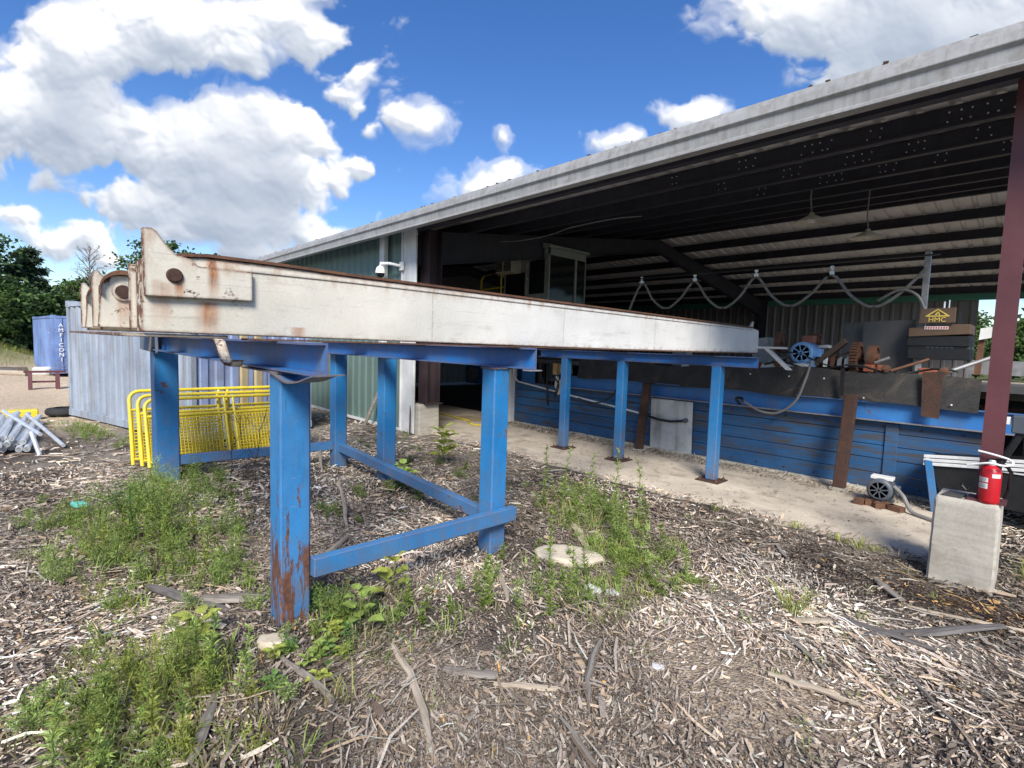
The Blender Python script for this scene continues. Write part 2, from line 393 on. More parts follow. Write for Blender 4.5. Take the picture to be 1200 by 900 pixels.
def arr_mesh(name, V, F, tint, mat, parent=None, org=(0,0,0), smooth=False):
    """quads from numpy arrays with a colour per vertex"""
    me = bpy.data.meshes.new(name); V = np.asarray(V, np.float32)-np.asarray(org, np.float32); F = np.asarray(F, np.int32)
    me.vertices.add(len(V)); me.vertices.foreach_set('co', V.ravel())
    me.loops.add(F.size); me.loops.foreach_set('vertex_index', F.ravel())
    me.polygons.add(len(F)); me.polygons.foreach_set('loop_start', np.arange(0, F.size, 4, dtype=np.int32))
    at = me.attributes.new('tint', 'FLOAT_COLOR', 'POINT')
    c = np.ones((len(V), 4), np.float32); c[:, :3] = tint; at.data.foreach_set('color', c.ravel())
    me.update(calc_edges=True); me.validate()
    if mat: me.materials.append(mat)
    if name is None: return me
    o = bpy.data.objects.new(name, me); link(o, parent)
    if parent is None: o.location = org
    ORG[o.name] = Vector(org)
    return o
def text(body, size, loc, ux, uy, mat, parent, name='lettering', extrude=.001, label=None, space=1.):
    """flat letters: ux = reading direction, uy = up"""
    cu = bpy.data.curves.new(name, 'FONT'); cu.body = body; cu.size = size; cu.extrude = extrude; cu.align_x = 'CENTER'; cu.align_y = 'CENTER'; cu.space_line = space
    to = bpy.data.objects.new('tmp', cu); COL.objects.link(to)
    dg = bpy.context.evaluated_depsgraph_get(); me = bpy.data.meshes.new_from_object(to.evaluated_get(dg))
    bpy.data.objects.remove(to)
    ux = Vector(ux).normalized(); uy = Vector(uy).normalized(); uz = ux.cross(uy)
    m = Matrix((ux, uy, uz)).transposed().to_4x4(); m.translation = Vector(loc)-ORG[parent.name]
    me.transform(m); me.materials.clear(); me.materials.append(mat)
    o = bpy.data.objects.new(name, me); link(o, parent); ORG[o.name] = ORG[parent.name]
    if label: o['label'] = label
    return o
def corrug(p0, p1, z0, z1, nrm, pitch, depth, top=.35, th=None):
    """ribbed sheet profile between two ground points, as polylines (bottom, top)"""
    p0 = Vector((*p0, 0)); p1 = Vector((*p1, 0)); d = p1-p0; L = d.length; d.normalize(); nr = Vector((*nrm, 0)).normalized()
    pts = []; n = max(1, round(L/pitch)); pt = L/n
    for k in range(n):
        for a, h in ((0, 0), (.5-top/2-.12, 0), (.5-top/2, 1), (.5+top/2, 1), (.5+top/2+.12, 0)):
            pts.append(p0 + d*(k+a)*pt + nr*h*depth)
    pts.append(p1)
    return [p+Vector((0,0,z0)) for p in pts], [p+Vector((0,0,z1)) for p in pts]
# value noise for terrain and scatter
_tab = rng.random((64, 64)).astype(np.float32)
def vn(x, y):
    xi = np.floor(x).astype(int); yi = np.floor(y).astype(int); fx = x-xi; fy = y-yi
    fx = fx*fx*(3-2*fx); fy = fy*fy*(3-2*fy)
    g = lambda a, b: _tab[a % 64, b % 64]
    return (g(xi,yi)*(1-fx)+g(xi+1,yi)*fx)*(1-fy)+(g(xi,yi+1)*(1-fx)+g(xi+1,yi+1)*fx)*fy
def fbm(x, y, o=4):
    s = 0; a = .5; t = 0
    for k in range(o): s = s+a*vn(x*2**k+13.7*k, y*2**k+7.1*k); t += a; a *= .5
    return s/t
def sst(v, a, b):
    t = np.clip((v-a)/(b-a), 0, 1); return t*t*(3-2*t)
def gz(x, y):
    x = np.asarray(x, float); y = np.asarray(y, float)
    h = (fbm(x*.9+5, y*.9+9)-.5)*.13 + (fbm(x*3.1+2, y*3.1)-.5)*.05
    m = sst(y, 5.75, 5.35)*sst(x, -17, -12)
    h = h*(.2+.8*m)
    r = np.hypot(x+.3, y)
    h = np.where(y > 5.8, np.minimum(h, 0)-.03*sst(y, 5.8, 6.1), h)
    far = sst(np.hypot(x, y), 28, 60)
    h = h + far*(fbm(x*.03, y*.03)-.35)*2.0*sst(-x, 22, 45)
    # grassy bank on the far left
    h = h + 1.1*np.exp(-(((x+36)/7)**2 + ((y+2.3)/2.4)**2))
    return h
SUN_E, SUN_A = 3.2, 22
SKY_STR, SKY_HUE, SKY_SAT, SKY_VAL = .12, .512, 1.3, .76
CLOUD_K = 5.7
EXPO = 0.93
# ------------------------------------------------------------------ ground
def ground_mat():
    m, t, b = newmat('mulch_ground'); p = t.pos()
    a = t.add('ShaderNodeAttribute', attribute_name='tint').outputs['Color']
    f = t.noise(p, 38, 6, .75); v = t.noise(t.vmath('MULTIPLY', p, (1, 1, 1)), 9, 6, .7, 1.2)
    c = t.mix(1., a, t.ramp(f, [(.3, .45), (.7, 1.45)]), 'MULTIPLY')
    c = t.mix(1., c, t.ramp(v, [(.3, .65), (.7, 1.25)]), 'MULTIPLY')
    vo = t.add('ShaderNodeTexVoronoi', feature='F1', distance='EUCLIDEAN'); t.put(vo.inputs['Vector'], t.vmath('ADD', p, t.vmath('SCALE', p, scale=.0)))
    vo.inputs['Scale'].default_value = 60
    c = t.mix(.45, c, t.mix(1., c, t.ramp(t.add('ShaderNodeSeparateXYZ').outputs[0], [(0, 1), (1, 1)]), 'MULTIPLY'))
    t.put(b.inputs['Base Color'], c); b.inputs['Roughness'].default_value = .95; b.inputs['Specular IOR Level'].default_value = .2
    t.put(b.inputs['Normal'], t.bump(t.math('ADD', f, t.math('ADD', v, vo.outputs['Distance'])), .8, .025))
    return m
def zone_col(x, y):
    n = fbm(x*1.3+31, y*1.3+17); n2 = fbm(x*.5+3, y*.5+70)
    dark = np.array([.13, .108, .09]); mid = np.array([.29, .25, .205]); sand = np.array([.42, .335, .245]); yard = np.array([.72, .57, .4]); grass = np.array([.12, .14, .045])
    w = sst(n, .35, .65)[..., None]; c = dark*(1-w)+mid*w
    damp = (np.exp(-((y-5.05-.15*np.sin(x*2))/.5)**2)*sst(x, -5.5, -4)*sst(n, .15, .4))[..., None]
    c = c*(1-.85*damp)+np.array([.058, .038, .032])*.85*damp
    sp = (np.exp(-(((x+1.05)/.55)**2+((y-2.75)/.5)**2)**2)*.95 + .6*np.exp(-(((x+.35)/.25)**2+((y-3.0)/.4)**2)**2) + .5*np.exp(-(((x+2.35)/.5)**2+((y-1.3)/.35)**2)**2))
    sp = (np.clip(sp, 0, 1)*sst(n, .2, .5))[..., None]; c = c*(1-sp)+sand*sp
    yw = sst(-x, 11, 14)[..., None]; yc = yard*(.75+.5*n2[..., None]); c = c*(1-yw)+yc*yw
    gw = np.maximum(sst(-x, 30, 34)*sst(n2, .3, .5), sst(y, 25, 28))[..., None]; c = c*(1-gw)+grass*gw
    ins = sst(y, 5.9, 6.2)[..., None]*sst(-y, -27, -24)[..., None]; c = c*(1-ins)+np.array([.05, .045, .04])*ins  # floor inside painted dark to keep the closed bay in shade
    gb = np.exp(-(((x+36)/7)**2+((y+2.3)/2.4)**2))[..., None]; c = c*(1-gb)+np.array([.2, .2, .085])*gb
    return c
def ground():
    def axis(a, b, fine, lo, hi):
        pts = list(np.arange(a, b+1e-6, fine)); s = fine
        q = b
        while q < hi: s *= 1.22; q += s; pts.append(q)
        s = fine; q = a; pre = []
        while q > lo: s *= 1.22; q -= s; pre.append(q)
        return np.array(pre[::-1]+pts)
    xs = axis(-9.5, 1.5, .05, -900, 900); ys = axis(-1.2, 6.3, .05, -900, 900)
    X, Y = np.meshgrid(xs, ys, indexing='ij'); Z = gz(X, Y)
    V = np.stack([X, Y, Z], -1).reshape(-1, 3); nx, ny = X.shape
    i = (np.arange(nx-1)[:, None]*ny+np.arange(ny-1)[None]).ravel()
    F = np.stack([i, i+ny, i+ny+1, i+1], -1)
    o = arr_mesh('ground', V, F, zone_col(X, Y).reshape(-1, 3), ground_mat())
    for p in o.data.polygons: p.use_smooth = True
    tag(o, 'wood chip and dirt ground of the sawmill yard', kind='structure')
ground()
slab = MB()
NS = 60
fr = [(-18+17.5*k/NS, 5.72+.05*math.sin(k*1.7)+.03*math.sin(k*.6+1)) for k in range(NS+1)]
slab.prism([(x, y, -.15) for x, y in fr]+[(-.5, 23, -.15), (-8.6, 23, -.15), (-8.6, 8.6, -.15), (-18, 8.6, -.15)], (0, 0, .18))  # slab left out of the closed bay so a darker floor dims it
tag(slab.build('concrete_slab', M['concrete']), 'tan stained concrete slab under the shed roof', kind='structure')

# ------------------------------------------------------------------ shed
def shed():
    root = empty('metal_shed', (-9, 5.4, 0), 'large open fronted metal shed with low sloped roof and green siding', 'shed')
    YF, YR, YB = 5.0, 14.0, 22.9; ZE, ZR = 4.05, 5.3
    XL, XR = -18.2, .35
    sl = (ZR-ZE)/(YR-YF)
    def rz(y): return ZE+(y-YF)*sl if y <= YR else ZR-(y-YR)*(ZR-ZE)/(YB-YR)
    # siding on the closed bay
    a, b = corrug((XL, 5.42), (-8.8, 5.42), .06, 3.98, (0, -1), .305, .035, .3); MB().strip(a, b, (0, .01, 0)).build('siding_wall', M['siding'], root)
    a, b = corrug((XL, 5.44), (XL, YB), .06, 4.1, (-1, 0), .305, .03); MB().strip(a, b, (.01, 0, 0)).build('end_wall', M['siding_in'], root)
    MB().prism([(XL+.02, YF+.4, 4.0), (XL+.02, YR, 4.0), (XL+.02, YB, 4.0), (XL+.02, YB, rz(YB)-.01), (XL+.02, YR, rz(YR)-.01), (XL+.02, YF+.4, rz(YF+.4)-.01)], (.02, 0, 0)).build('gable', M['siding_in'], root)
    a, b = corrug((XL, 22.6), (-1.9, 22.6), .06, 4.2, (0, -1), .305, .03, .2); MB().strip(a, b, (0, .01, 0)).build('back_wall', M['siding_in'], root)
    MB().bb(XL, 3.2, 22.35, 22.5, 3.72, 4.02).build('eave_beam', M['greenbeam'], root, label='long green beam along the far eave')
    MB().bb(XL, -8.8, 5.37, 5.4, 0, .06).build('base_trim', M['trim'], root)
    # roof sheets: ribs run down the slope
    for nm, y0, y1 in (('roof', YF-.02, YR), ('roof', YR, YB)):
        A = []; B = []; n = round((XR-XL)/.305)
        for k in range(n+1):
            for dx, h in ((0, 0), (.2, 0), (.225, .035), (.28, .035), (.305, 0)):
                x = XL+k*.305+dx
                if x > XR: break
                A.append((x, y0, rz(y0)+h)); B.append((x, y1, rz(y1)+h))
        MB().strip(A, B, (0, 0, .008)).build(nm, M['roof'], root)
    # eave trim / gutter: profile swept along X
    prof = [(4.98, 4.05), (4.91, 4.068), (4.87, 4.0), (4.85, 3.925), (4.88, 3.9), (4.885, 3.80), (4.85, 3.785), (4.845, 3.755), (4.96, 3.755), (4.98, 3.79)]
    g = MB(); g.prism([(XL-.1, y, z) for y, z in prof], (XR+.45-XL, 0, 0)); g.build('gutter', M['gutter'], root, bevel=.004)
    for k in range(5): MB().prism([(XL+2.2+3.4*k, y-.003, z) for y, z in prof[:8]]+[(XL+2.2+3.4*k, 4.9, 3.8)], (.03, 0, 0)).build('lap_joint', M['gutter'], root)
    rc = MB(); rr = random.Random(5)
    for k in range(46): rc.box((rr.uniform(XL, XR), 4.915+rr.uniform(0, .03), 4.07), (.015+.04*rr.random(), .03, .01+.012*rr.random()), (rr.uniform(-.3, .3),)*3)
    rc.build('roof_litter', M['rust_dark'], root)['kind'] = 'stuff'
    # jamb, corner trim, downspout
    j = MB(); j.bb(-8.86, -8.42, 5.36, 5.40, .02, 3.95); j.bb(-8.9, -8.86, 5.34, 5.41, .02, 3.95); j.build('door_jamb', M['trim'], root, bevel=.004)
    MB().bb(-9.62, -9.44, 5.26, 5.37, .15, 3.9).build('downspout', M['trim'], root, bevel=.015)
    MB().bb(-8.42, .3, 5.38, 5.44, 3.88, 4.02).build('header_trim', M['purlin'], root)
    # columns
    def icol(x, y, w, d, z0, z1, top=0, mat='primer'):
        c = MB(); c.bb(x-w/2, x+w/2, y-d/2, y-d/2+.014, z0, z1); c.bb(x-w/2, x+w/2, y+d/2-.014, y+d/2, z0, z1); c.bb(x-.006, x+.006, y-d/2+.014, y+d/2-.014, z0, z1)
        c.bb(x-w/2-.05, x+w/2+.05, y-d/2-.04, y+d/2+.04, z0-.02, z0)
        return c.build('column', M[mat], root)
    icol(-.297, 5.47, .125, .1, .71, 3.9)
    icol(-8.42, 5.72, .3, .3, .62, 3.95, mat='primer_shaded')
    for x in (-8.5, -.5): icol(x, 22.2, .2, .3, .05, 4.0, mat='purlin')
    # rafters (tapered I): near and far slope at each frame
    for x in (-8.55, -17.6):
        for y0, y1, d0, d1 in ((5.5, YR, .62, .32), (YR, 22.3, .32, .62)):
            c = MB(); w = .16
            za, zb = rz(y0)-.24, rz(y1)-.24
            c.prism([(x-.006, y0, za), (x-.006, y1, zb), (x-.006, y1, zb-d1), (x-.006, y0, za-d0)], (.012, 0, 0))
            c.prism([(x-w/2, y0, za-d0), (x-w/2, y1, zb-d1), (x-w/2, y1, zb-d1-.014), (x-w/2, y0, za-d0-.014)], (w, 0, 0))
            c.prism([(x-w/2, y0, za+.014), (x-w/2, y1, zb+.014), (x-w/2, y1, zb), (x-w/2, y0, za)], (w, 0, 0))
            c.build('rafter', M['purlin'], root)
    # purlins with rows of pale studs standing for sunlight dots at bolt holes
    ys = [5.5, 6.7, 7.9, 9.1, 10.3, 11.5, 12.7, 13.75, 15.3, 16.7, 18.1, 19.5, 20.9, 22.2]
    for k, y in enumerate(ys):
        d = .23; zt = rz(y)-.004
        c = MB(); c.bb(XL+.1, XR-.1, y-.0035, y+.0035, zt-d, zt)
        c.bb(XL+.1, XR-.1, y+.0035, y+.075, zt-.006, zt); c.bb(XL+.1, XR-.1, y-.075, y-.0035, zt-d, zt-d+.006)
        c.bb(XL+.1, XR-.1, y-.079, y-.075, zt-d, zt-d+.02)
        n0 = len(c.f)
        if k < 4:
            rr = random.Random(k)
            for cx in (-4.05, -3.1, -2.35, -1.7, -1.05, -.75):
                nn = rr.choice((2, 3, 4))
                for q in range(nn):
                    for zz in (.06, .15): c.lathe([(.009, 0), (.009, .006), (.004, .009)], (cx+q*.09+rr.uniform(-.02, .02)+k*.12, y-.0035, zt-zz), (0, -1, 0), 6)
        p = c.build('purlin', M['purlin'], root); p.data.materials.append(M['steel'])
        for fc in p.data.polygons[n0:]: fc.material_index = 1
    # diagonal rod and bridging between frames
    wq = MB()
    pts = [(-8.3+.38*k, 7.4+.03*math.sin(k*2.2), 3.98-.05*math.sin(k*.75)-.03*math.sin(k*.35)+.02*k*.1) for k in range(10)]
    wq.tube(pts, .009, 6); wq.build('roof_wire', M['greysteel'], root)
    return root
SHED = shed()
# concrete piers
def pier(name, x0, x1, y0, y1, z1, label):
    bm = bmesh.new(); bmesh.ops.create_cube(bm, size=1); bmesh.ops.subdivide_edges(bm, edges=bm.edges[:], cuts=23, use_grid_fill=True)
    rr = random.Random(int(x0*100)); cx, cy = (x0+x1)/2, (y0+y1)/2; me = bpy.data.meshes.new(name)
    for v in bm.verts:
        p = v.co.copy(); ed = sorted((.5-abs(p.x), .5-abs(p.y), .5-abs(p.z)))
        q = Vector((p.x*(x1-x0), p.y*(y1-y0), p.z*(z1+.15)))
        n = fbm(np.array([q.x*14+q.z*5+x0*9+40]), np.array([q.y*14+q.z*11+30]), 4)[0]; n2 = fbm(np.array([q.x*5+q.y*3+60]), np.array([q.z*5+q.y*2+60]), 3)[0]
        d = (n-.5)*.008
        if ed[1] < .03: d -= .008+.05*max(0, n2-.56)*2+.01*n
        q *= 1+d/max(.15, q.length)
        tp = 1-.035*(p.z+.5)
        v.co = (q.x*tp, q.y*tp, q.z+(z1-.15)/2)
    bm.to_mesh(me); bm.free(); me.materials.append(M['pier'])
    o = bpy.data.objects.new(name, me); link(o); o.location = (cx, cy, 0)
    for f_ in me.polygons: f_.use_smooth = True
    o.modifiers.new('e', 'EDGE_SPLIT').split_angle = R(35)
    return tag(o, label, 'concrete pier')
pier('concrete_pier', -.61, -.2, 5.33, 5.72, .69, 'grey concrete pier carrying the red extinguisher and the maroon corner column')
pier('concrete_pier', -8.78, -8.3, 5.42, 5.9, .6, 'pale concrete pier at the foot of the white door jamb')

# ------------------------------------------------------------------ log deck
def deck():
    root = empty('log_deck', (-5, 3.5, 0), 'long white beamed log deck on blue steel legs', 'log deck')
    W, B = M['white'], M['blue']
    # near side beam
    pts = [(.41, 1.805), (.41, 2.165), (.56, 2.19), (.7, 2.205), (1.05, 2.205), (1.5, 2.195), (7.75, 2.155), (7.98, 2.13), (8.0, 1.99), (8.0, 1.79), (4.5, 1.785)]
    sb = MB().prism([(-3.24, y, z) for y, z in pts], (.14, 0, 0)).build('side_beam', W, root, bevel=.006)
    # flat bar welded along its top and the rusty cap
    MB().prism([(-3.1, y, z) for y, z in [(.7, 2.15), (.72, 2.195), (1.5, 2.187), (7.74, 2.148), (7.74, 2.118), (1.5, 2.155)]], (.007, 0, 0)).build('top_bar', W, sb, bevel=.003)
    cap = MB(); up = [(.5, 2.186), (.58, 2.205), (.7, 2.219), (1.05, 2.219), (1.5, 2.209), (7.75, 2.168)]
    cap.strip([(-3.26, y, z-.012) for y, z in up], [(-3.085, y, z-.012) for y, z in up], (0, 0, .016)); cap.build('top_cap', M['rust'], sb)
    hp = [(.42, 1.98), (.415, 2.31), (.455, 2.312), (.475, 2.3), (.5, 2.262), (.53, 2.222), (.56, 2.195), (.6, 2.187), (.63, 2.18), (.65, 2.152), (.912, 2.15), (.912, 1.992)]
    hk = MB().prism([(-3.098, y, z) for y, z in hp], (.034, 0, 0)).build('lug_plate', W, sb, bevel=.005)
    pn = MB().lathe([(.036, 0), (.036, .01), (.03, .016), (0.001, .016)], (-3.064, .545, 2.092), (1, 0, 0), 24).build('pin', M['rust_dark'], hk, smooth=True)
    # bottom flange weld line
    MB().bb(-3.25, -3.09, .9, 7.95, 1.779, 1.788).build('bottom_flange', M['rust'], sb)
    # further rails with their end lugs
    for k, (x, y0) in enumerate(((-4.45, .365), (-5.8, .385), (-7.15, .66))):
        pts = [(y0, 1.81), (y0, 2.12), (8.0, 2.1), (8.0, 1.81)]
        rb = MB().prism([(x-.12, y, z) for y, z in pts], (.12, 0, 0)).build('rail_beam', W, root, bevel=.006)
        py, pz = y0+.12, 2.075
        arc = [(py+.125*math.cos(q_), pz+.115*math.sin(q_)) for q_ in [R(195-6.5*k2) for k2 in range(20)]]
        e = MB().prism([(x, y, z) for y, z in [(y0-.02, 1.83)]+arc+[(y0+.3, 2.15), (y0+.3, 1.83)]], (.03, 0, 0)).build('lug_plate', W, rb, bevel=.004)
        MB().strip([(x-.02, y, z) for y, z in arc], [(x+.07, y, z) for y, z in arc], (0, .004, .03)).build('saddle', M['rust'], rb, smooth=True)
        MB().lathe([(.062, 0), (.062, .016), (.045, .02), (.045, .012)], (x+.03, y0+.12, 2.075), (1, 0, 0), 24).build('bush', W, rb, smooth=True)
        MB().lathe([(.04, 0), (.04, .028), (.001, .03)], (x+.03, y0+.12, 2.075), (1, 0, 0), 20).build('pin', M['rust_dark'], rb, smooth=True)
        MB().prism([(x-.12, y, z) for y, z in [(y0-.035, 1.83), (y0-.035, 2.17), (y0-.02, 2.22), (y0-.005, 2.23), (y0+.02, 2.2), (y0+.05, 2.16), (y0+.05, 1.83)]], (-.03, 0, 0)).build('horn_plate', W, rb, bevel=.005)
    p = MB(); p.bb(-3.3, -3.26, .385, .42, 1.82, 2.15); p.build('end_plate', W, root, bevel=.004)
    p = MB(); p.bb(-7.3, -3.12, .33, .8, 1.782, 1.8); p.build('bed_plate', W, root, bevel=.003)
    # pale broken strip along the lower front corner
    # cross beams
    def ibeam(nm, x0, x1, y, z0, z1, w, mat, front=None):
        c = MB(); t = .012
        c.bb(x0, x1, y-w/2, y+w/2, z1-t, z1); c.bb(x0, x1, y-w/2, y+w/2, z0, z0+t); c.bb(x0, x1, y-.008, y+.008, z0+t, z1-t)
        if front: c.bb(front[0], front[1], y-w/2+.012, y-w/2+.022, z0+t, z1-t)
        return c.build(nm, M[mat], root)
    def channel(x0, x1, y, z0, z1, w, mat):
        c = MB(); t = .012
        c.bb(x0, x1, y, y+t, z0, z1); c.bb(x0, x1, y-w, y, z1-t, z1); c.bb(x0, x1, y-w, y, z0, z0+t)
        return c.build('cross_beam', M[mat], root)
    channel(-7.95, -2.66, 1.15, 1.605, 1.777, .1, 'blue_beam3'); channel(-7.3, -3.0, 3.1, 1.6, 1.777, .1, 'blue_beam3'); channel(-6.45, -2.62, 6.8, 1.6, 1.737, .08, 'blue_beam3')
    MB().bb(-3.03, -2.93, 2.98, 3.11, 1.588, 1.597).build('flange_end', M['greysteel'], root)
    # torn bottom flange of the first cross beam: the loose end curls
    A = []; Bq = []
    for q in range(26):
        x = -3.75+q*.05; z = 1.597+(-.02*math.sin((x+3.3)*6)*sst(x, -3.4, -2.9)-.03*sst(x, -3.2, -2.9)+.03*sst(x, -2.8, -2.5))
        A.append((x, 1.04, float(z))); Bq.append((x, 1.18, float(z)+.004))
    MB().strip(A, Bq, (0, 0, -.008)).build('torn_flange', M['blue_beam'], root)
    # bent white angle hanging under the side beam
    A = []; Bq = []
    cur = [(-4.06, 1.79), (-3.9, 1.785), (-3.83, 1.77), (-3.78, 1.73), (-3.73, 1.68), (-3.68, 1.645), (-3.6, 1.625), (-3.5, 1.622)]
    for x, z in cur: A.append((x, .9, z)); Bq.append((x+.03, .955, z-.004))
    MB().strip(A, Bq, (.0, 0, -.01)).build('bent_bracket', W, root)
    MB().prism([(-3.62, .9, 1.622), (-3.47, .9, 1.612), (-3.42, .9, 1.655), (-3.5, .9, 1.63)], (.03, .055, 0)).build('bent_lip', W, root)
    # gusset flap by the back left leg
    MB().prism([(-7.95, 1.03, 1.6), (-7.2, 1.03, 1.585), (-7.12, 1.03, 1.78), (-7.95, 1.03, 1.775)], (0, .012, 0)).build('gusset', M['blue_beam'], root, bevel=.003)
    MB().prism([(-6.98, 1.04, 1.775), (-6.95, 1.04, 1.57), (-6.86, 1.04, 1.59), (-6.9, 1.04, 1.775)], (0, .02, 0)).build('gusset', M['blue_beam'], root, bevel=.003)
    # legs
    def leg(x, y, s, zt, mat, plate=None, label=None, zb=-.12):
        l = MB().bb(x-s/2, x+s/2, y-s/2, y+s/2, zb, zt).build('leg', M[mat], root, bevel=.012, label=label)
        if plate:
            MB().bb(x-plate, x+plate, y-plate, y+plate, .03, .046).build('base_plate', M['rust_dark'], l, bevel=.002); an = MB()
            for dx in (-1, 1):
                for dy in (-1, 1): an.lathe([(.02, 0), (.02, .018), (.009, .019), (.009, .04)], (x+dx*plate*.72, y+dy*plate*.72, .046), (0, 0, 1), 6)
            an.build('anchor_bolt', M['rust'], l)
        else:
            wl = MB(); e = s/2+.006
            for k in range(16):
                f0 = -s/2+s*(k+.5)/16
                for (px_, py_) in ((f0, -e), (f0, e), (-e, f0), (e, f0)): wl.box((x+px_, y+py_, zt-.006+random.uniform(-.002, .002)), (s/15, .014, .014) if abs(py_) == e else (.014, s/15, .014))
            wl.build('weld_bead', M['blue_beam'], l)
        return l
    leg(-3.2, 1.16, .185, 1.6, 'blue_worn', label='front leg with peeling blue paint and rust')
    leg(-3.34, 2.96, .175, 1.6, 'blue')
    leg(-5.83, 3.32, .18, 1.6, 'blue'); leg(-6.97, 3.2, .18, 1.6, 'blue'); leg(-7.42, 1.2, .25, 1.6, 'blue')
    for x in (-3.13, -4.66, -5.82): leg(x, 6.78, .135, 1.6, 'blue', .16, zb=.046)
    # braces
    def brace(p, q, h, w, mat='blue', rust=False):
        p, q = Vector(p), Vector(q); d = (q-p).normalized(); s = d.cross(Vector((0, 0, 1))).normalized(); u = s.cross(d)
        m = MB(); e = [p-s*w/2-u*h/2, p+s*w/2-u*h/2, p+s*w/2+u*h/2, p-s*w/2+u*h/2]; m.prism(e, q-p)
        return m.build('brace', M[mat], root, bevel=.008)
    brace((-3.1, 1.255, .37), (-3.2, 3.1, .315), .125, .07, 'blue')
    brace((-3.42, 3.0, .24), (-6.9, 3.2, .27), .12, .08)
    brace((-7.36, 1.3, .25), (-6.98, 3.12, .29), .12, .08)
    # pointed lug and sloping stay at the far end
    MB().prism([(-3.16, 7.62, 2.14), (-3.16, 7.86, 2.14), (-3.16, 7.88, 2.26), (-3.16, 7.82, 2.24), (-3.16, 7.74, 2.16)], (.02, 0, 0)).build('far_lug', W, root)
    s = MB(); s.bb(-3.2, -2.72, 7.95, 8.1, 1.86, 1.89); s.prism([(-3.0, 7.96, 1.86), (-2.94, 7.96, 1.86), (-2.62, 7.96, 1.56), (-2.68, 7.96, 1.56)], (0, .1, 0)); s.build('far_bracket', M['white_plain'], root, bevel=.003)
    return root
DECK = deck()

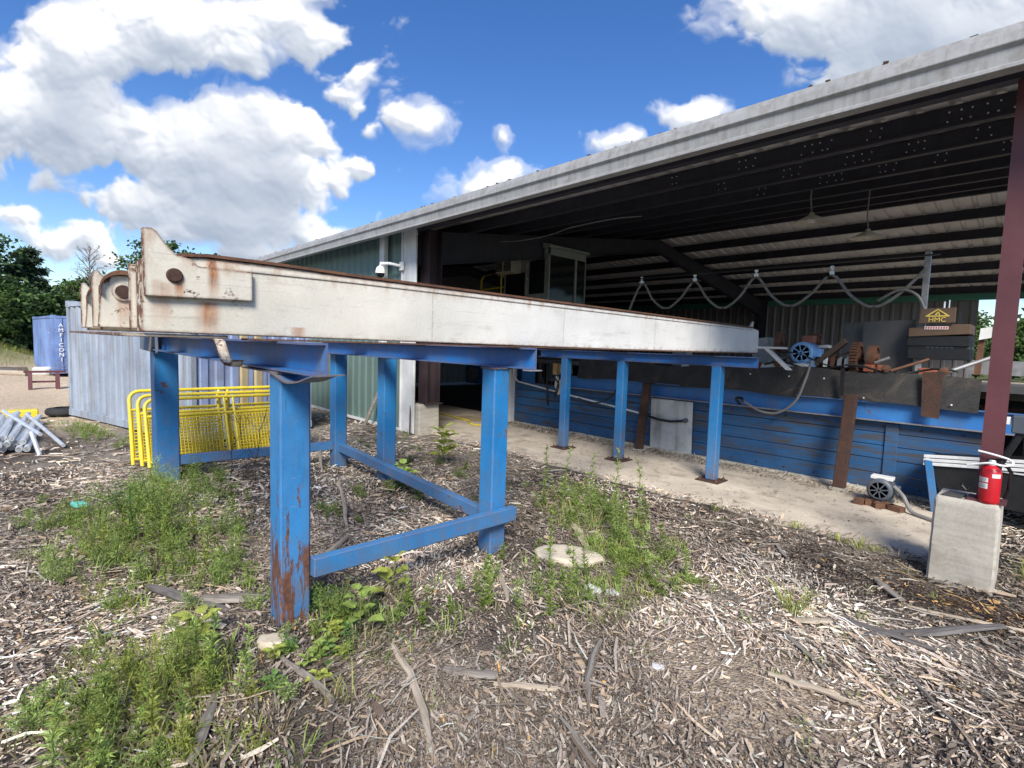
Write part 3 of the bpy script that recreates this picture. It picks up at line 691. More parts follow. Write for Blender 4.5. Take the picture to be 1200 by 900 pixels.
# ------------------------------------------------------------------ sawmill bed
def bed():
    root = empty('sawmill_bed', (-4, 8.3, 0), 'blue plank sided sawmill bed with black rubber skirt along the slab', 'sawmill bed')
    pk = MB(); zs = [.03, .26, .45, .63, .8, .97]
    for a, b in zip(zs, zs[1:]):
        o = random.uniform(-.006, .006); pk.bb(-8.55, -.35, 8.15+o, 8.19+o, a+.004, b-.004)
    pk.build('plank_wall', M['blue_plank'], root, bevel=.004)
    MB().bb(-8.6, -.7, 8.02, 8.13, .03, .055).build('base_rail', M['cream'], root, bevel=.003)
    for x in (-1.4, -7.0): MB().bb(x-.07, x+.07, 8.125, 8.145, .12, .93).build('batten', M['blue_plank'], root, bevel=.004)
    MB().bb(-8.62, -8.52, 8.0, 8.2, .03, 1.25).build('end_post', M['trim'], root, bevel=.004)
    # channel beam
    c = MB(); c.bb(-7.2, .6, 8.12, 8.14, .965, 1.2); c.bb(-7.2, .6, 8.06, 8.12, .955, .972); c.bb(-7.2, .6, 8.06, 8.12, 1.19, 1.205)
    c.build('top_beam', M['blue_beam2'], root)
    MB().bb(-7.2, .6, 8.055, 8.06, .954, .97).build('lit_edge_strip', M['greysteel'], root)  # grey strip painting in the lit edge of the bottom flange
    # rubber skirt: a sagging sheet
    A = []; Bq = []
    for q in range(66):
        x = -6.6+q*.0925; w = .025*math.sin(x*2.1)+.015*math.sin(x*5.3)
        A.append((x, 8.05+w*.6, 1.19+.02*math.sin(x*3.1))); Bq.append((x, 8.12+w, 1.56+.035*math.sin(x*1.7)+.02*math.sin(x*4.4)+.05*float(sst(x, -3, -1))))
    MB().strip(A, Bq, (0, .02, 0)).build('rubber_skirt', M['rubber'], root, smooth=True)
    sc = MB()
    for x in (-3.2, -2.65, -1.72, -.83, -2.2): sc.lathe([(.012, 0), (.012, .006), (.004, .009)], (x, 8.03, 1.245 if x > -2.1 else 1.47), (0, -1, 0), 8)
    sc.build('screws', M['steel'], root)
    def post(p, q, w, d, mat='rust_dark'):
        p, q = Vector(p), Vector(q); e = [p+Vector(v) for v in ((-w/2,-d/2,0),(w/2,-d/2,0),(w/2,d/2,0),(-w/2,d/2,0))]
        return MB().prism(e, q-p).build('post', M[mat], root, bevel=.006)
    a = post((-4.93, 7.78, .03), (-4.93, 7.95, 1.2), .13, .1); MB().bb(-5.02, -4.85, 7.7, 7.86, .03, .045).build('foot', M['trim'], a)
    b = post((-1.84, 7.7, .03), (-1.84, 7.96, 1.28), .14, .1); MB().bb(-1.93, -1.75, 7.62, 7.78, .03, .07).build('foot', M['pier'], b)
    MB().bb(-2.0, -1.96, 8.0, 8.04, 1.25, 1.62).build('stake', M['black'], root)
    MB().prism([(-1.13, 8.02, 1.62), (-.93, 8.02, 1.64), (-.93, 7.98, 1.07), (-1.1, 7.98, 1.08)], (0, .015, 0)).build('rust_plate', M['rust_dark'], root)
    ap = MB().prism([(-4.91, 8.1, .035), (-4.93, 8.1, .93), (-4.14, 8.1, .93), (-4.12, 8.1, .035)], (0, .02, 0)).build('access_panel', paint('panel_white', (.55, .56, .55), rust=.2, dirt=.5, streak=.4, dirtcol=(.08, .08, .08)), root, bevel=.004)
    MB().lathe([(.04, 0), (.04, .05), (.03, .06)], (-4.24, 8.1, .61), (0, -1, 0), 12).build('junction_box', M['motor_grey'], ap)
    # conduit along the planks
    MB().tube([(-8.46, 8.04, 1.4), (-8.44, 8.03, 1.1), (-8.3, 8.03, .98), (-6.72, 8.05, .8), (-5.63, 8.05, .69), (-5.1, 8.05, .635)], .017, 8).build('conduit', M['trim'], root, smooth=True)
    MB().tube([(-5.1, 8.05, .635), (-4.9, 8.04, .6), (-4.73, 8.04, .57), (-4.5, 8.04, .565), (-4.28, 8.05, .6)], .022, 8).build('flexible_conduit', M['cable_black'], root, smooth=True)
    # decking behind the skirt that carries the machinery
    MB().bb(-8.4, .6, 8.2, 9.8, 1.42, 1.5).build('bed_deck', M['dark_plate'], root)
    MB().bb(-8.4, .6, 9.8, 9.85, .05, 1.42).build('back_plate', M['black'], root)
    for x0, x1, y, z0, z1, mt in ((-3.2, -2.5, 8.3, 1.5, 1.66, 'white_plain'), (-2.75, -2.4, 8.9, 1.9, 1.95, 'white_plain'), (-2.15, -1.95, 8.75, 1.72, 1.86, 'white_plain'), (-3.45, -3.15, 8.6, 1.5, 2.05, 'greysteel')):
        MB().prism([(x0, y, z0), (x1, y, z0), (x1-.04, y, z1), (x0+.06, y, z1-.03)], (0, .22, 0)).build('bracket', M[mt], root, bevel=.004)
    MB().prism([(-2.5, 8.5, 1.68), (-2.44, 8.5, 1.62), (-2.08, 8.5, 1.98), (-2.12, 8.5, 2.04)], (0, .12, 0)).build('angle_arm', M['brown_box'], root, bevel=.004)
    MB().tube([(-2.5, 8.7, 1.66), (-1.9, 8.7, 1.66)], .09, 18).build('roller', M['rust_dark'], root, smooth=True)
    def wheel(x, y, z, r, w, teeth):
        m = MB(); m.lathe([(r*.25, -w*.7), (r*.3, -w*.7), (r*.32, -w*.3), (r*.8, -w*.3), (r*.82, -w/2), (r, -w/2), (r, w/2), (r*.82, w/2), (r*.8, w*.3), (r*.32, w*.3), (r*.3, w*.7), (.01, w*.7)], (x, y, z), (1, 0, 0), 36)
        if teeth:
            for k in range(teeth):
                a = 2*PI*k/teeth; m.box((x, y+math.cos(a)*(r+.01), z+math.sin(a)*(r+.01)), (w*.9, .03, .03), (a, 0, 0))
        return m.build('gear_wheel', M['rust'], root, smooth=not teeth)
    wheel(-1.98, 8.65, 1.78, .19, .1, 30); wheel(-1.78, 8.65, 1.78, .17, .1, 0); wheel(-3.02, 8.65, 1.98, .16, .07, 0); wheel(-2.62, 8.95, 2.0, .12, .14, 0)
    for x in (-1.78, -1.62): MB().bb(x-.06, x+.06, 8.4, 8.52, 1.58, 1.68).build('bearing_block', M['orange'], root, bevel=.01)
    MB().bb(-2.72, -2.55, 8.66, 8.8, 1.97, 2.08).build('bearing_block', M['orange'], root, bevel=.01)
    MB().prism([(-2.02, 9.1, 1.6), (-1.4, 9.1, 1.6), (-1.4, 9.1, 2.33), (-2.02, 9.1, 2.31)], (0, .02, 0)).build('splash_plate', M['dark_plate'], root, bevel=.004)
    MB().bb(-2.3, -2.05, 9.2, 9.22, 1.6, 2.3).build('splash_plate', M['dark_plate'], root)
    MB().prism([(-5.35, 9.5, 1.5), (-5.05, 9.5, 1.5), (-5.05, 9.5, 2.42), (-5.35, 9.5, 2.42)], (0, .25, 0)).build('control_cabinet', M['greysteel'], root, bevel=.006)
    rr = random.Random(12)
    for k in range(16):
        x = -6.3+k*.34+rr.uniform(-.1, .1); y = rr.uniform(8.35, 9.0); w = rr.uniform(.05, .14); h = rr.uniform(.06, .22)
        MB().prism([(x-w, y, 1.5), (x+w, y, 1.5), (x+w*rr.uniform(.3, 1), y, 1.5+h), (x-w*rr.uniform(.3, 1), y, 1.5+h*rr.uniform(.6, 1.1))], (0, rr.uniform(.04, .15), 0)).build('bracket', M[rr.choice(('rust', 'rust_dark', 'white_plain', 'greysteel', 'orange', 'dark_plate'))], root, bevel=.004)
    for k in range(7):
        x = -3.4+k*.38+rr.uniform(-.1, .1); MB().tube([(x, 8.4+rr.uniform(0, .3), 1.55+rr.uniform(0, .12)), (x+rr.uniform(.25, .5), 8.6+rr.uniform(0, .3), 1.58+rr.uniform(0, .3))], rr.uniform(.012, .03), 10).build('shaft', M[rr.choice(('rust', 'greysteel', 'rust_dark'))], root, smooth=True)
    ch = MB()
    for k in range(36):
        a = k/35; ch.box((-2.95+a*.95, 8.52, 1.86-.12*math.sin(PI*a)), (.034, .018 if k % 2 else .03, .024 if k % 2 else .01), (0, .3*math.cos(PI*a), 0))
    ch.build('drive_chain', M['rust_dark'], root)
    MB().bb(-3.42, -3.2, 8.2, 8.3, 1.52, 1.68).build('blue_bracket', M['motor_blue'], root, bevel=.005)
    pb = MB()
    for k in range(20): x = -8.3+k*.4; pb.lathe([(.014, 0), (.014, .006), (.005, .01)], (x, 8.15, .88), (0, -1, 0), 8); pb.lathe([(.014, 0), (.014, .006), (.005, .01)], (x+.03, 8.15, .12), (0, -1, 0), 8)
    pb.build('rivet_pattern', M['rust_dark'], root)
    hs = MB(); hs.tube([(-3.1+.12*k, 8.28+.03*math.sin(k*1.3), 1.62+.05*math.sin(k*.8)) for k in range(20)], .014, 8); hs.tube([(-2.9+.1*k, 8.3, 1.72+.1*math.sin(k*.45+1)) for k in range(12)], .01, 8); hs.build('oil_hose', M['cable_black'], root, smooth=True)
    for k in range(5): MB().prism([(-2.36+.09*k, 8.5, 1.62), (-2.31+.09*k, 8.5, 1.62), (-2.3+.09*k, 8.5, 1.78+.03*(k % 2)), (-2.36+.09*k, 8.5, 1.74)], (0, .03, 0)).build('guard_fin', M[('white_plain', 'rust', 'greysteel', 'white_plain', 'rust_dark')[k]], root, bevel=.003)
    for x in (-2.9, -1.55, -.95): MB().lathe([(.05, 0), (.05, .06), (.02, .065), (.02, .12)], (x, 8.3, 1.64), (0, -1, 0), 14).build('bearing', M['rust'], root, smooth=True)
    # outfeed rails to the right
    MB().bb(-.85, 2.2, 9.3, 9.36, 1.6, 1.79).build('outfeed_side', M['greysteel'], root)
    MB().bb(-.75, 2.2, 9.25, 9.3, 1.28, 1.52).build('outfeed_guard', paint('guard', (.4, .34, .28), rust=.3, dirt=.4), root)
    MB().bb(-.8, 2.2, 9.22, 9.3, 1.13, 1.19).build('outfeed_rail', M['rust'], root)
    MB().bb(-.2, 2.0, 8.5, 8.6, .03, 1.2).build('outfeed_support', M['black'], root)
    return root
BED = bed()
# ------------------------------------------------------------------ machinery and fittings in the shed
def electric_motor(name, loc, r, L, mat, label, base=True):
    """fan cowl faces -Y"""
    x, y, z = loc
    root = empty(name, (x, y, z-r-.04), label, 'electric motor')
    b = MB(); b.lathe([(r*.8, .0), (r, .02), (r, L*.35), (r*.94, L*.36), (r*.94, L*.92), (r*.8, L), (.02, L)], (x, y, z), (0, 1, 0), 32)
    for k in range(28):
        a = 2*PI*k/28; b.box((x+math.cos(a)*r*.96, y+L*.64, z+math.sin(a)*r*.96), (r*.1, L*.5, r*.05), (0, -a, 0))
    b.build('body', M[mat], root, smooth=True)
    g = MB(); g.lathe([(r*.74, .008), (r*.74, .012)], (x, y, z), (0, 1, 0), 28); cw = g.build('fan_opening', M['black'], root)
    s = MB()
    for k in range(8):
        a = PI*k/4+.2; s.box((x+math.cos(a)*r*.38, y-.001, z+math.sin(a)*r*.38), (r*.8, .012, r*.1), (0, -a, 0))
    for q in (.2, .48, .76):
        s.lathe([(r*q+r*.05, -.004), (r*q+r*.05, .006), (r*q-r*.05, .006), (r*q-r*.05, -.004)], (x, y, z), (0, 1, 0), 28)
    s.build('fan_guard', M[mat], root)
    MB().bb(x+r*.75, x+r*1.35, y+L*.35, y+L*.75, z-r*.35, z+r*.4).build('terminal_box', M[mat], root, bevel=.01)
    if base:
        f = MB(); f.bb(x-r*.9, x+r*.9, y+L*.35, y+L*.95, z-r-.04, z-r-.015); f.bb(x-r*.8, x-r*.5, y+L*.4, y+L*.9, z-r-.015, z-r*.7); f.bb(x+r*.5, x+r*.8, y+L*.4, y+L*.9, z-r-.015, z-r*.7); f.build('foot', M[mat], root)
    return root
electric_motor('electric_motor', (-2.6, 8.3, 1.815), .16, .42, 'motor_blue', 'light blue electric motor with round fan guard on top of the sawmill bed')
mm = electric_motor('electric_motor', (-1.33, 7.28, .22), .13, .3, 'motor_grey', 'small grey electric motor standing on the slab below the planks')
MB().bb(-1.44, -1.22, 7.36, 7.5, .33, .37).build('cover_plate', M['white_plain'], mm, bevel=.005)
q = MB()
for k in range(5): q.box((-1.5+.09*k, 7.22+.05*(k % 2), .06), (.1, .14, .06), (0, 0, .3*k))
q.build('brick_packing', M['rust'], mm)
def cable(name, pts, r, mat, label, cat='cable', group=None, sub=6):
    P = [Vector(p) for p in pts]; out = []
    for k in range(len(P)-1):
        p0, p1, p2, p3 = P[max(k-1, 0)], P[k], P[k+1], P[min(k+2, len(P)-1)]
        for s in range(sub):
            t = s/sub; out.append(.5*((2*p1)+(p2-p0)*t+(2*p0-5*p1+4*p2-p3)*t*t+(3*p1-p0-3*p2+p3)*t**3))
    out.append(P[-1])
    return tag(MB().tube(out, r, 8).build(name, M[mat], None, smooth=True), label, cat, group)
cable('motor_hose', [(-1.2, 7.35, .28), (-1.1, 7.3, .2), (-1.0, 7.2, .07), (-.85, 7.1, .05), (-.7, 7.0, .05)], .022, 'cable', 'grey hose running from the small motor across the slab', 'hose')
cable('looped_hose', [(-2.44, 8.25, 1.7), (-2.42, 8.0, 1.45), (-2.52, 7.95, 1.12), (-2.75, 7.95, .93), (-3.0, 7.95, .93), (-3.2, 7.98, 1.02), (-3.3, 8.0, 1.05)], .017, 'cable', 'grey hose looping down the rubber skirt below the blue motor', 'hose')
cable('black_hose', [(-2.95, 7.2, 1.12), (-3.05, 7.4, 1.14), (-3.25, 7.7, 1.1), (-3.3, 7.95, 1.0)], .022, 'cable_black', 'short black hose curving beside the right slab leg', 'hose')
cable('sagging_cable', [(-5.55, 7.95, 1.42), (-5.5, 7.9, 1.2), (-5.6, 7.9, .95), (-5.85, 7.92, .78), (-6.2, 7.95, .72), (-6.5, 7.98, .78)], .014, 'cable_black', 'thin black cable sagging across the planks between two blue slab legs', 'cable')
for k, pts in enumerate(([(-7.3, 7.9, 1.5), (-7.28, 7.88, 1.1), (-7.2, 7.86, .7), (-7.24, 7.9, .55), (-7.3, 7.92, .75), (-7.24, 7.9, 1.4)], [(-7.05, 7.92, 1.5), (-7.1, 7.9, 1.2), (-6.95, 7.88, 1.0), (-7.08, 7.9, .72), (-6.9, 7.9, 1.3)], [(-7.6, 7.95, 1.5), (-7.5, 7.92, 1.2), (-7.25, 7.9, .9), (-7.0, 7.9, 1.45)])):
    cable('hanging_cable', pts, .013, 'cable_black', 'tangled black cable hanging in loops by the left slab leg', 'cable', 'black cables hanging at the far end')
tag(MB().bb(-7.1, -6.99, 7.85, 7.95, 1.22, 1.45).build('wood_block', M['wood_yellow'], bevel=.005), 'pale yellow wood block beside the hanging black cables', 'wood block')
tag(MB().prism([(-7.05, 7.9, 1.2), (-6.9, 7.9, 1.1), (-6.88, 7.9, .85), (-6.98, 7.9, .8), (-7.08, 7.9, .98)], (0, .02, 0)).build('rag', M['cream']), 'grey folded rag hanging among the black cables', 'rag')
tag(MB().bb(-7.55, -7.1, 8.4, 8.5, 1.2, 1.42).build('white_box', M['white_plain'], bevel=.01), 'white box behind the low end of the planks', 'box')
# festoon cable
pk = [(-5.83, 3.1), (-4.7, 3.07), (-3.6, 3.07), (-2.47, 3.02)]
F1 = [(-6.15, 9, 2.45)]
for a, b in zip(pk, pk[1:]+[(-1.33, 3.1)]):
    F1 += [(a[0], 9, a[1])]
    for s in (.22, .4, .5, .6, .78):
        F1.append((a[0]+(b[0]-a[0])*s, 9, a[1]-(.5)*(math.sin(PI*s)**1.1)))
F1.append((-1.33, 9, 3.02))
cable('festoon_cable', F1, .022, 'cable', 'grey festoon cable hanging in four swags across the open shed', 'cable', sub=4)
cable('power_cable', [(-1.85, 8.98, 2.6), (-1.6, 8.97, 2.74), (-1.4, 8.97, 2.66), (-1.3, 8.97, 2.45)], .018, 'cable', 'short grey cable dropping behind the black control box', 'cable')
for x, z in pk:
    h = MB(); h.tube([(x, 9, z+.02), (x, 9, z+.09)], .012, 6); h.box((x, 9, z+.03), (.05, .06, .05)); h.lathe([(.03, 0), (.03, .02)], (x, 8.99, z+.11), (0, 1, 0), 12)
    tag(h.build('cable_hanger', M['steel']), 'small steel trolley holding up a peak of the festoon cable', 'cable hanger', 'trolleys of the festoon cable')
tag(MB().bb(-6.4, -1.2, 8.985, 9.015, 3.19, 3.21).build('festoon_wire', M['black']), 'thin dark track above the festoon cable', 'track')
p = MB(); p.bb(-1.36, -1.29, 9.0, 9.07, 1.6, 3.25); tag(p.build('conduit_mast', M['greysteel'], bevel=.004), 'upright grey conduit mast rising behind the control box', 'mast')
# black control head with HMC plate
hb = empty('saw_head', (-1.13, 9, 1.78), 'black saw head with a dark brown plate lettered HMC in gold', 'machine head')
MB().prism([(-1.45, 8.9, 2.08), (-.8, 8.9, 2.12), (-.8, 8.9, 2.25), (-1.0, 8.9, 2.25), (-1.45, 8.9, 2.2)], (0, .5, 0)).build('hood', M['brown_box'], hb, bevel=.008)
MB().bb(-1.46, -.8, 8.92, 9.4, 1.96, 2.1).build('upper_curtain', M['black'], hb, bevel=.006)
MB().bb(-1.45, -.79, 8.94, 9.4, 1.78, 1.93).build('lower_curtain', M['black'], hb, bevel=.006)
MB().bb(-1.44, -.8, 8.96, 9.4, 1.925, 1.965).build('gap_strip', M['dark_plate'], hb)
pl = MB().prism([(-1.34, 8.86, 2.26), (-.96, 8.86, 2.27), (-.96, 8.86, 2.47), (-1.33, 8.86, 2.46)], (0, .04, 0)).build('name_plate', M['brown_box'], hb, bevel=.004)
cx, yy = -1.145, 8.855
tri = MB()
def bar(p, q, w, y=8.853):
    p = Vector((p[0], y, p[1])); q = Vector((q[0], y, q[1])); d = (q-p).normalized(); s = Vector((d.z, 0, -d.x))*w/2
    tri.prism([p-s, p+s, q+s, q-s], (0, .004, 0))
bar((cx-.11, 2.365), (cx, 2.448), .014); bar((cx, 2.448), (cx+.11, 2.365), .014); bar((cx-.125, 2.36), (cx+.125, 2.36), .014)
bar((cx-.02, 2.375), (cx+.01, 2.42), .016, 8.851); bar((cx+.02, 2.37), (cx+.01, 2.42), .012, 8.851)
tri.build('emblem', M['gold'], hb)
text('HMC', .085, (cx, 8.854, 2.31), (1.35, 0, 0), (0, 0, 1), M['gold'], hb).scale = (1, 1, 1)
rr = random.Random(3)
dm = MB(); dm.bb(cx-.13, cx+.12, 8.892, 8.897, 2.185, 2.225)
sg = dm.build('side_decal', M['label'], hb)
d2 = MB()
for k in range(9): d2.bb(cx-.12+.027*k, cx-.12+.027*k+.016, 8.889, 8.8915, 2.193, 2.217)
d2.build('decal_marks', M['red'], sg)
d3 = MB()
for k in range(6): d3.bb(cx-.1+.05*k, cx-.1+.05*k+.03, 8.955, 8.958, 1.935, 1.955)
d3.build('decal_marks', M['greysteel'], hb)
l = MB(); l.tube([(-1.1, 9.0, 2.46), (-1.1, 9.0, 2.56)], .012); l.tube([(-1.05, 9.0, 2.46), (-1.05, 9.0, 2.58)], .008); l.build('levers', M['steel'], hb)
MB().prism([(-.72, 8.95, 2.05), (-.6, 8.95, 2.08), (-.6, 8.95, 2.22), (-.71, 8.95, 2.2)], (0, .01, 0)).build('tag_plate', M['white_plain'], hb)
MB().prism([(-.74, 9.0, 1.6), (-.68, 9.0, 1.6), (-.66, 9.0, 2.2), (-.72, 9.0, 2.2)], (0, .1, 0)).build('side_post', M['rust'], hb)
# operator's cab
cb = empty('operator_cab', (-9.1, 9.6, 2.5), 'dark green operator cab with tinted windows up under the roof', 'cab')
X0, X1, Y0, Y1, Z0, Z1 = -9.95, -8.38, 9.0, 10.4, 2.55, 4.12
f = MB(); t = .05
for x in (X0+t/2, X1-t/2):
    for y in (Y0+t/2, Y1-t/2): f.bb(x-t/2, x+t/2, y-t/2, y+t/2, Z0, Z1)
f.bb(X0, X1, Y0, Y1, Z0, Z0+.3); f.bb(X0, X1, Y0, Y0+.05, 3.95, Z1); f.bb(X1-.05, X1, Y0, Y1, 3.95, Z1)
f.bb(X0, X0+.03, Y0, Y1, Z0, Z1); f.bb(X0, X1, Y1-.03, Y1, Z0, Z1); f.bb(-9.18, -9.12, Y0, Y0+.05, Z0, Z1)
f.build('body', M['cab'], cb, bevel=.008)
MB().prism([(X0-.05, Y0-.05, Z1), (X1+.05, Y0-.05, Z1), (X1+.05, Y0-.05, Z1+.06), (X1-.3, Y0-.05, Z1+.14), (X0+.3, Y0-.05, Z1+.14), (X0-.05, Y0-.05, Z1+.06)], (0, Y1-Y0+.1, 0)).build('roof', M['cab'], cb, bevel=.01)
dd = MB(); dd.bb(-9.12, X1-.05, Y0+.005, Y0+.03, Z0+.3, 3.05); dd.bb(-9.12, X1-.05, Y0+.005, Y0+.03, 3.86, 3.95); dd.bb(-9.12, -9.04, Y0+.005, Y0+.03, 3.05, 3.86); dd.bb(X1-.14, X1-.05, Y0+.005, Y0+.03, 3.05, 3.86); dd = dd.build('door', M['cab'], cb)
wn = MB().bb(-9.04, X1-.14, Y0+.015, Y0+.02, 3.05, 3.86).build('window', M['glass'], dd)
MB().bb(X1-.02, X1+.005, Y0+.95, Y0+1.02, Z0+.3, 3.95).build('mullion', M['cab'], cb)
MB().bb(X0+.03, -9.18, Y0+.01, Y0+.03, 3.6, 3.95).build('upper_panel', M['cab'], cb)
MB().bb(X0+.05, -9.18, Y0+.02, Y0+.03, Z0+.3, 3.6).build('window', M['glass'], cb)
MB().bb(X1-.03, X1-.02, Y0+.05, Y1-.05, Z0+.3, 3.95).build('window', M['glass'], cb)
ac = MB().bb(-9.9, -9.3, 8.65, 9.0, 3.58, 3.96).build('air_conditioner', M['cream'], cb, bevel=.015)
g = MB(); g.bb(-9.87, -9.33, 8.64, 8.65, 3.61, 3.93)
gr = g.build('grille', M['black'], ac)
g = MB()
for k in range(9): g.bb(-9.87, -9.33, 8.632, 8.64, 3.63+.034*k, 3.637+.034*k)
g.bb(-9.62, -9.58, 8.63, 8.64, 3.61, 3.93); g.build('louvres', M['cream'], ac)
MB().tube([(-9.05, 8.97, 3.4), (-9.05, 8.93, 3.45), (-9.05, 8.93, 3.75), (-9.05, 8.97, 3.8)], .015).build('handle', M['cream'], cb)
for x in (X0+.1, X1-.1):
    for y in (Y0+.1, Y1-.1): MB().bb(x-.06, x+.06, y-.06, y+.06, 0, Z0).build('leg', M['primer_shaded'], cb)
rl = MB(); rl.tube([(-10.85, 9.0, 2.6), (-10.85, 9.0, 3.5), (-10.75, 9.0, 3.62), (-10.05, 9.0, 3.66), (-9.97, 9.0, 3.6)], .025); rl.tube([(-10.85, 9.0, 3.25), (-9.97, 9.0, 3.28)], .02); rl.tube([(-10.05, 9.0, 2.6), (-10.05, 9.0, 3.64)], .022)
rl.bb(-10.9, -9.95, 9.0, 9.9, 2.52, 2.58); rl.build('railing', M['yellow'], cb, smooth=True)
# pendant lamps
for (x, y, z, zt, lab) in ((-2.92, 9.34, 3.93, 4.78, 'pendant lamp with a wide shallow shade hanging nearer the eave'), (-2.5, 11.0, 3.9, 4.95, 'second pendant lamp hanging deeper under the roof on a bent rod')):
    r = empty('pendant_lamp', (x, y, z), lab, 'lamp', 'pendant lamps under the roof')
    MB().lathe([(.03, .16), (.05, .12), (.09, .1), (.24, .02), (.25, 0), (.22, .012), (.05, .09)], (x, y, z), (0, 0, 1), 28).build('shade', M['cream'], r, smooth=True)
    MB().lathe([(.012, .14), (.06, .1), (.07, .06), (.05, .01), (.01, 0)], (x, y, z), (0, 0, 1), 16).build('bulb', M['label'], r, smooth=True)
    MB().tube([(x, y, z+.15), (x-.03, y, z+.4), (x-.02, y, zt-.08)], .012, 6).build('rod', M['greysteel'], r)
    MB().box((x-.14, y-.1, zt-.12), (.13, .1, .12)).build('ballast_box', M['cream'], r, bevel=.006)
# security camera on the jamb
sc = empty('security_camera', (-8.95, 5.2, 3.05), 'white dome security camera on a bracket beside the white door jamb', 'security camera')
a = MB(); a.prism([(-8.9, 5.33, 3.17), (-8.9, 5.33, 3.33), (-8.9, 5.3, 3.33), (-8.9, 5.3, 3.17)], (.12, 0, 0)); a.tube([(-8.84, 5.3, 3.25), (-9.05, 5.18, 3.3), (-9.25, 5.1, 3.31), (-9.27, 5.1, 3.25)], .03, 10); a.build('bracket', M['label'], sc, smooth=True)
MB().lathe([(.025, .14), (.05, .135), (.08, .1), (.096, .04), (.098, 0), (.08, -.004)], (-9.27, 5.1, 3.12), (0, 0, 1), 24).build('housing', M['label'], sc, smooth=True)
MB().lathe([(.08, 0), (.078, -.035), (.055, -.07), (.02, -.085)], (-9.27, 5.1, 3.116), (0, 0, 1), 24).build('dome', M['black_gloss'], sc, smooth=True)
# extinguisher
ex = empty('fire_extinguisher', (-.285, 5.4, .69), 'red fire extinguisher with white labels standing on the grey pier', 'fire extinguisher')
bx, by, bz = -.285, 5.4, .69
MB().lathe([(.05, 0), (.062, .012), (.064, .03), (.064, .235), (.056, .268), (.036, .288), (.022, .3)], (bx, by, bz), (0, 0, 1), 32).build('cylinder', M['red'], ex, smooth=True)
MB().lathe([(.024, 0), (.024, .03), (.018, .04)], (bx, by, bz+.3), (0, 0, 1), 14).build('valve', M['steel'], ex, smooth=True)
h = MB(); h.prism([(bx-.02, by, bz+.33), (bx+.09, by-.01, bz+.355), (bx+.09, by-.01, bz+.365), (bx-.02, by, bz+.345)], (0, .022, 0)); h.prism([(bx-.02, by, bz+.31), (bx+.08, by-.01, bz+.31), (bx+.08, by-.01, bz+.318), (bx-.02, by, bz+.32)], (0, .022, 0)); h.build('handle', M['black'], ex)
MB().tube([(bx+.03, by, bz+.32), (bx+.09, by-.01, bz+.3), (bx+.11, by+.01, bz+.26), (bx+.105, by+.02, bz+.12), (bx+.09, by+.03, bz+.05)], .013, 8).build('hose', M['black'], ex, smooth=True)
def wrap(z0, z1, a0, a1, mat, nm, r=.0652):
    A = [(bx+math.cos(a0+(a1-a0)*k/10)*r, by+math.sin(a0+(a1-a0)*k/10)*r, bz+z0) for k in range(11)]
    return MB().strip(A, [(x, y, bz+z1) for x, y, z in A]).build(nm, M[mat], ex)
for z0, z1 in ((.17, .205), (.12, .16)):
    w = wrap(z0, z1, R(195), R(262), 'label', 'paper_label')
wl = MB()
for zz in (.178, .186, .194, .128, .135, .142, .15):
    A = [(bx+math.cos(R(202+5*k))*.0656, by+math.sin(R(202+5*k))*.0656, bz+zz) for k in range(11)]
    wl.strip(A, [(x, y, z+.003) for x, y, z in A])
wl.build('label_lines', M['greysteel'], ex)
wrap(.21, .24, R(280), R(330), 'label', 'inspection_tag')
cable('white_strap', [(-.42, 5.3, .98), (-.36, 5.29, 1.0), (-.29, 5.28, 1.02), (-.22, 5.3, 1.01), (-.17, 5.36, 1.02), (-.19, 5.38, 1.05), (-.28, 5.375, 1.075), (-.37, 5.38, 1.09)], .008, 'label', 'white strap tied round the maroon column above the extinguisher', 'strap')
tag(MB().prism([(-.56, 5.37, .691), (-.44, 5.37, .691), (-.42, 5.52, .691), (-.53, 5.54, .691)], (0, 0, .02)).build('steel_plate', M['dark_plate'], bevel=.003), 'small dark plate lying on top of the grey pier', 'plate')
# hopper and disconnect at right
hp = empty('chip_hopper', (-.4, 7.7, .03), 'blue framed chip hopper with pale slatted top at the slab end', 'hopper')
MB().prism([(-.95, 7.58, .63), (-.8, 7.58, .2), (.5, 7.58, .2), (.62, 7.58, .8)], (0, .7, 0)).build('bin', M['black'], hp, bevel=.01)
s = MB()
for k in range(3): s.prism([(-.98, 7.54, .645-.045*k), (.7, 7.54, .82-.045*k), (.7, 7.54, .855-.045*k), (-.98, 7.54, .68-.045*k)], (0, .02, 0))
s.bb(-.98, .7, 7.56, 8.0, .6, .62); s.build('slatted_rim', M['trim'], hp, bevel=.003)
MB().prism([(-.97, 7.53, .62), (-.9, 7.53, .62), (-.8, 7.53, .03), (-.87, 7.53, .03)], (0, .06, 0)).build('leg', M['blue'], hp, bevel=.004)
MB().prism([(.5, 7.53, .75), (.57, 7.53, .75), (.57, 7.53, .03), (.5, 7.53, .03)], (0, .06, 0)).build('leg', M['blue'], hp, bevel=.004)
MB().tube([(-.62, 7.52, .42), (-.62, 7.49, .4), (-.58, 7.49, .36), (-.55, 7.5, .4)], .014).build('hook', M['black'], hp)
db = empty('disconnect_switch', (-.2, 7.3, .6), 'grey switch box on a black conduit right of the maroon column', 'switch box')
MB().bb(-.27, -.12, 7.28, 7.42, 1.06, 1.24).build('box', M['motor_grey'], db, bevel=.01)
MB().bb(-.36, -.28, 7.3, 7.36, 1.14, 1.22).build('outlet', M['label'], db, bevel=.006)
MB().tube([(-.2, 7.34, 1.06), (-.24, 7.34, .95), (-.34, 7.36, .7), (-.36, 7.4, .5)], .035, 10).build('conduit', M['black'], db, smooth=True)
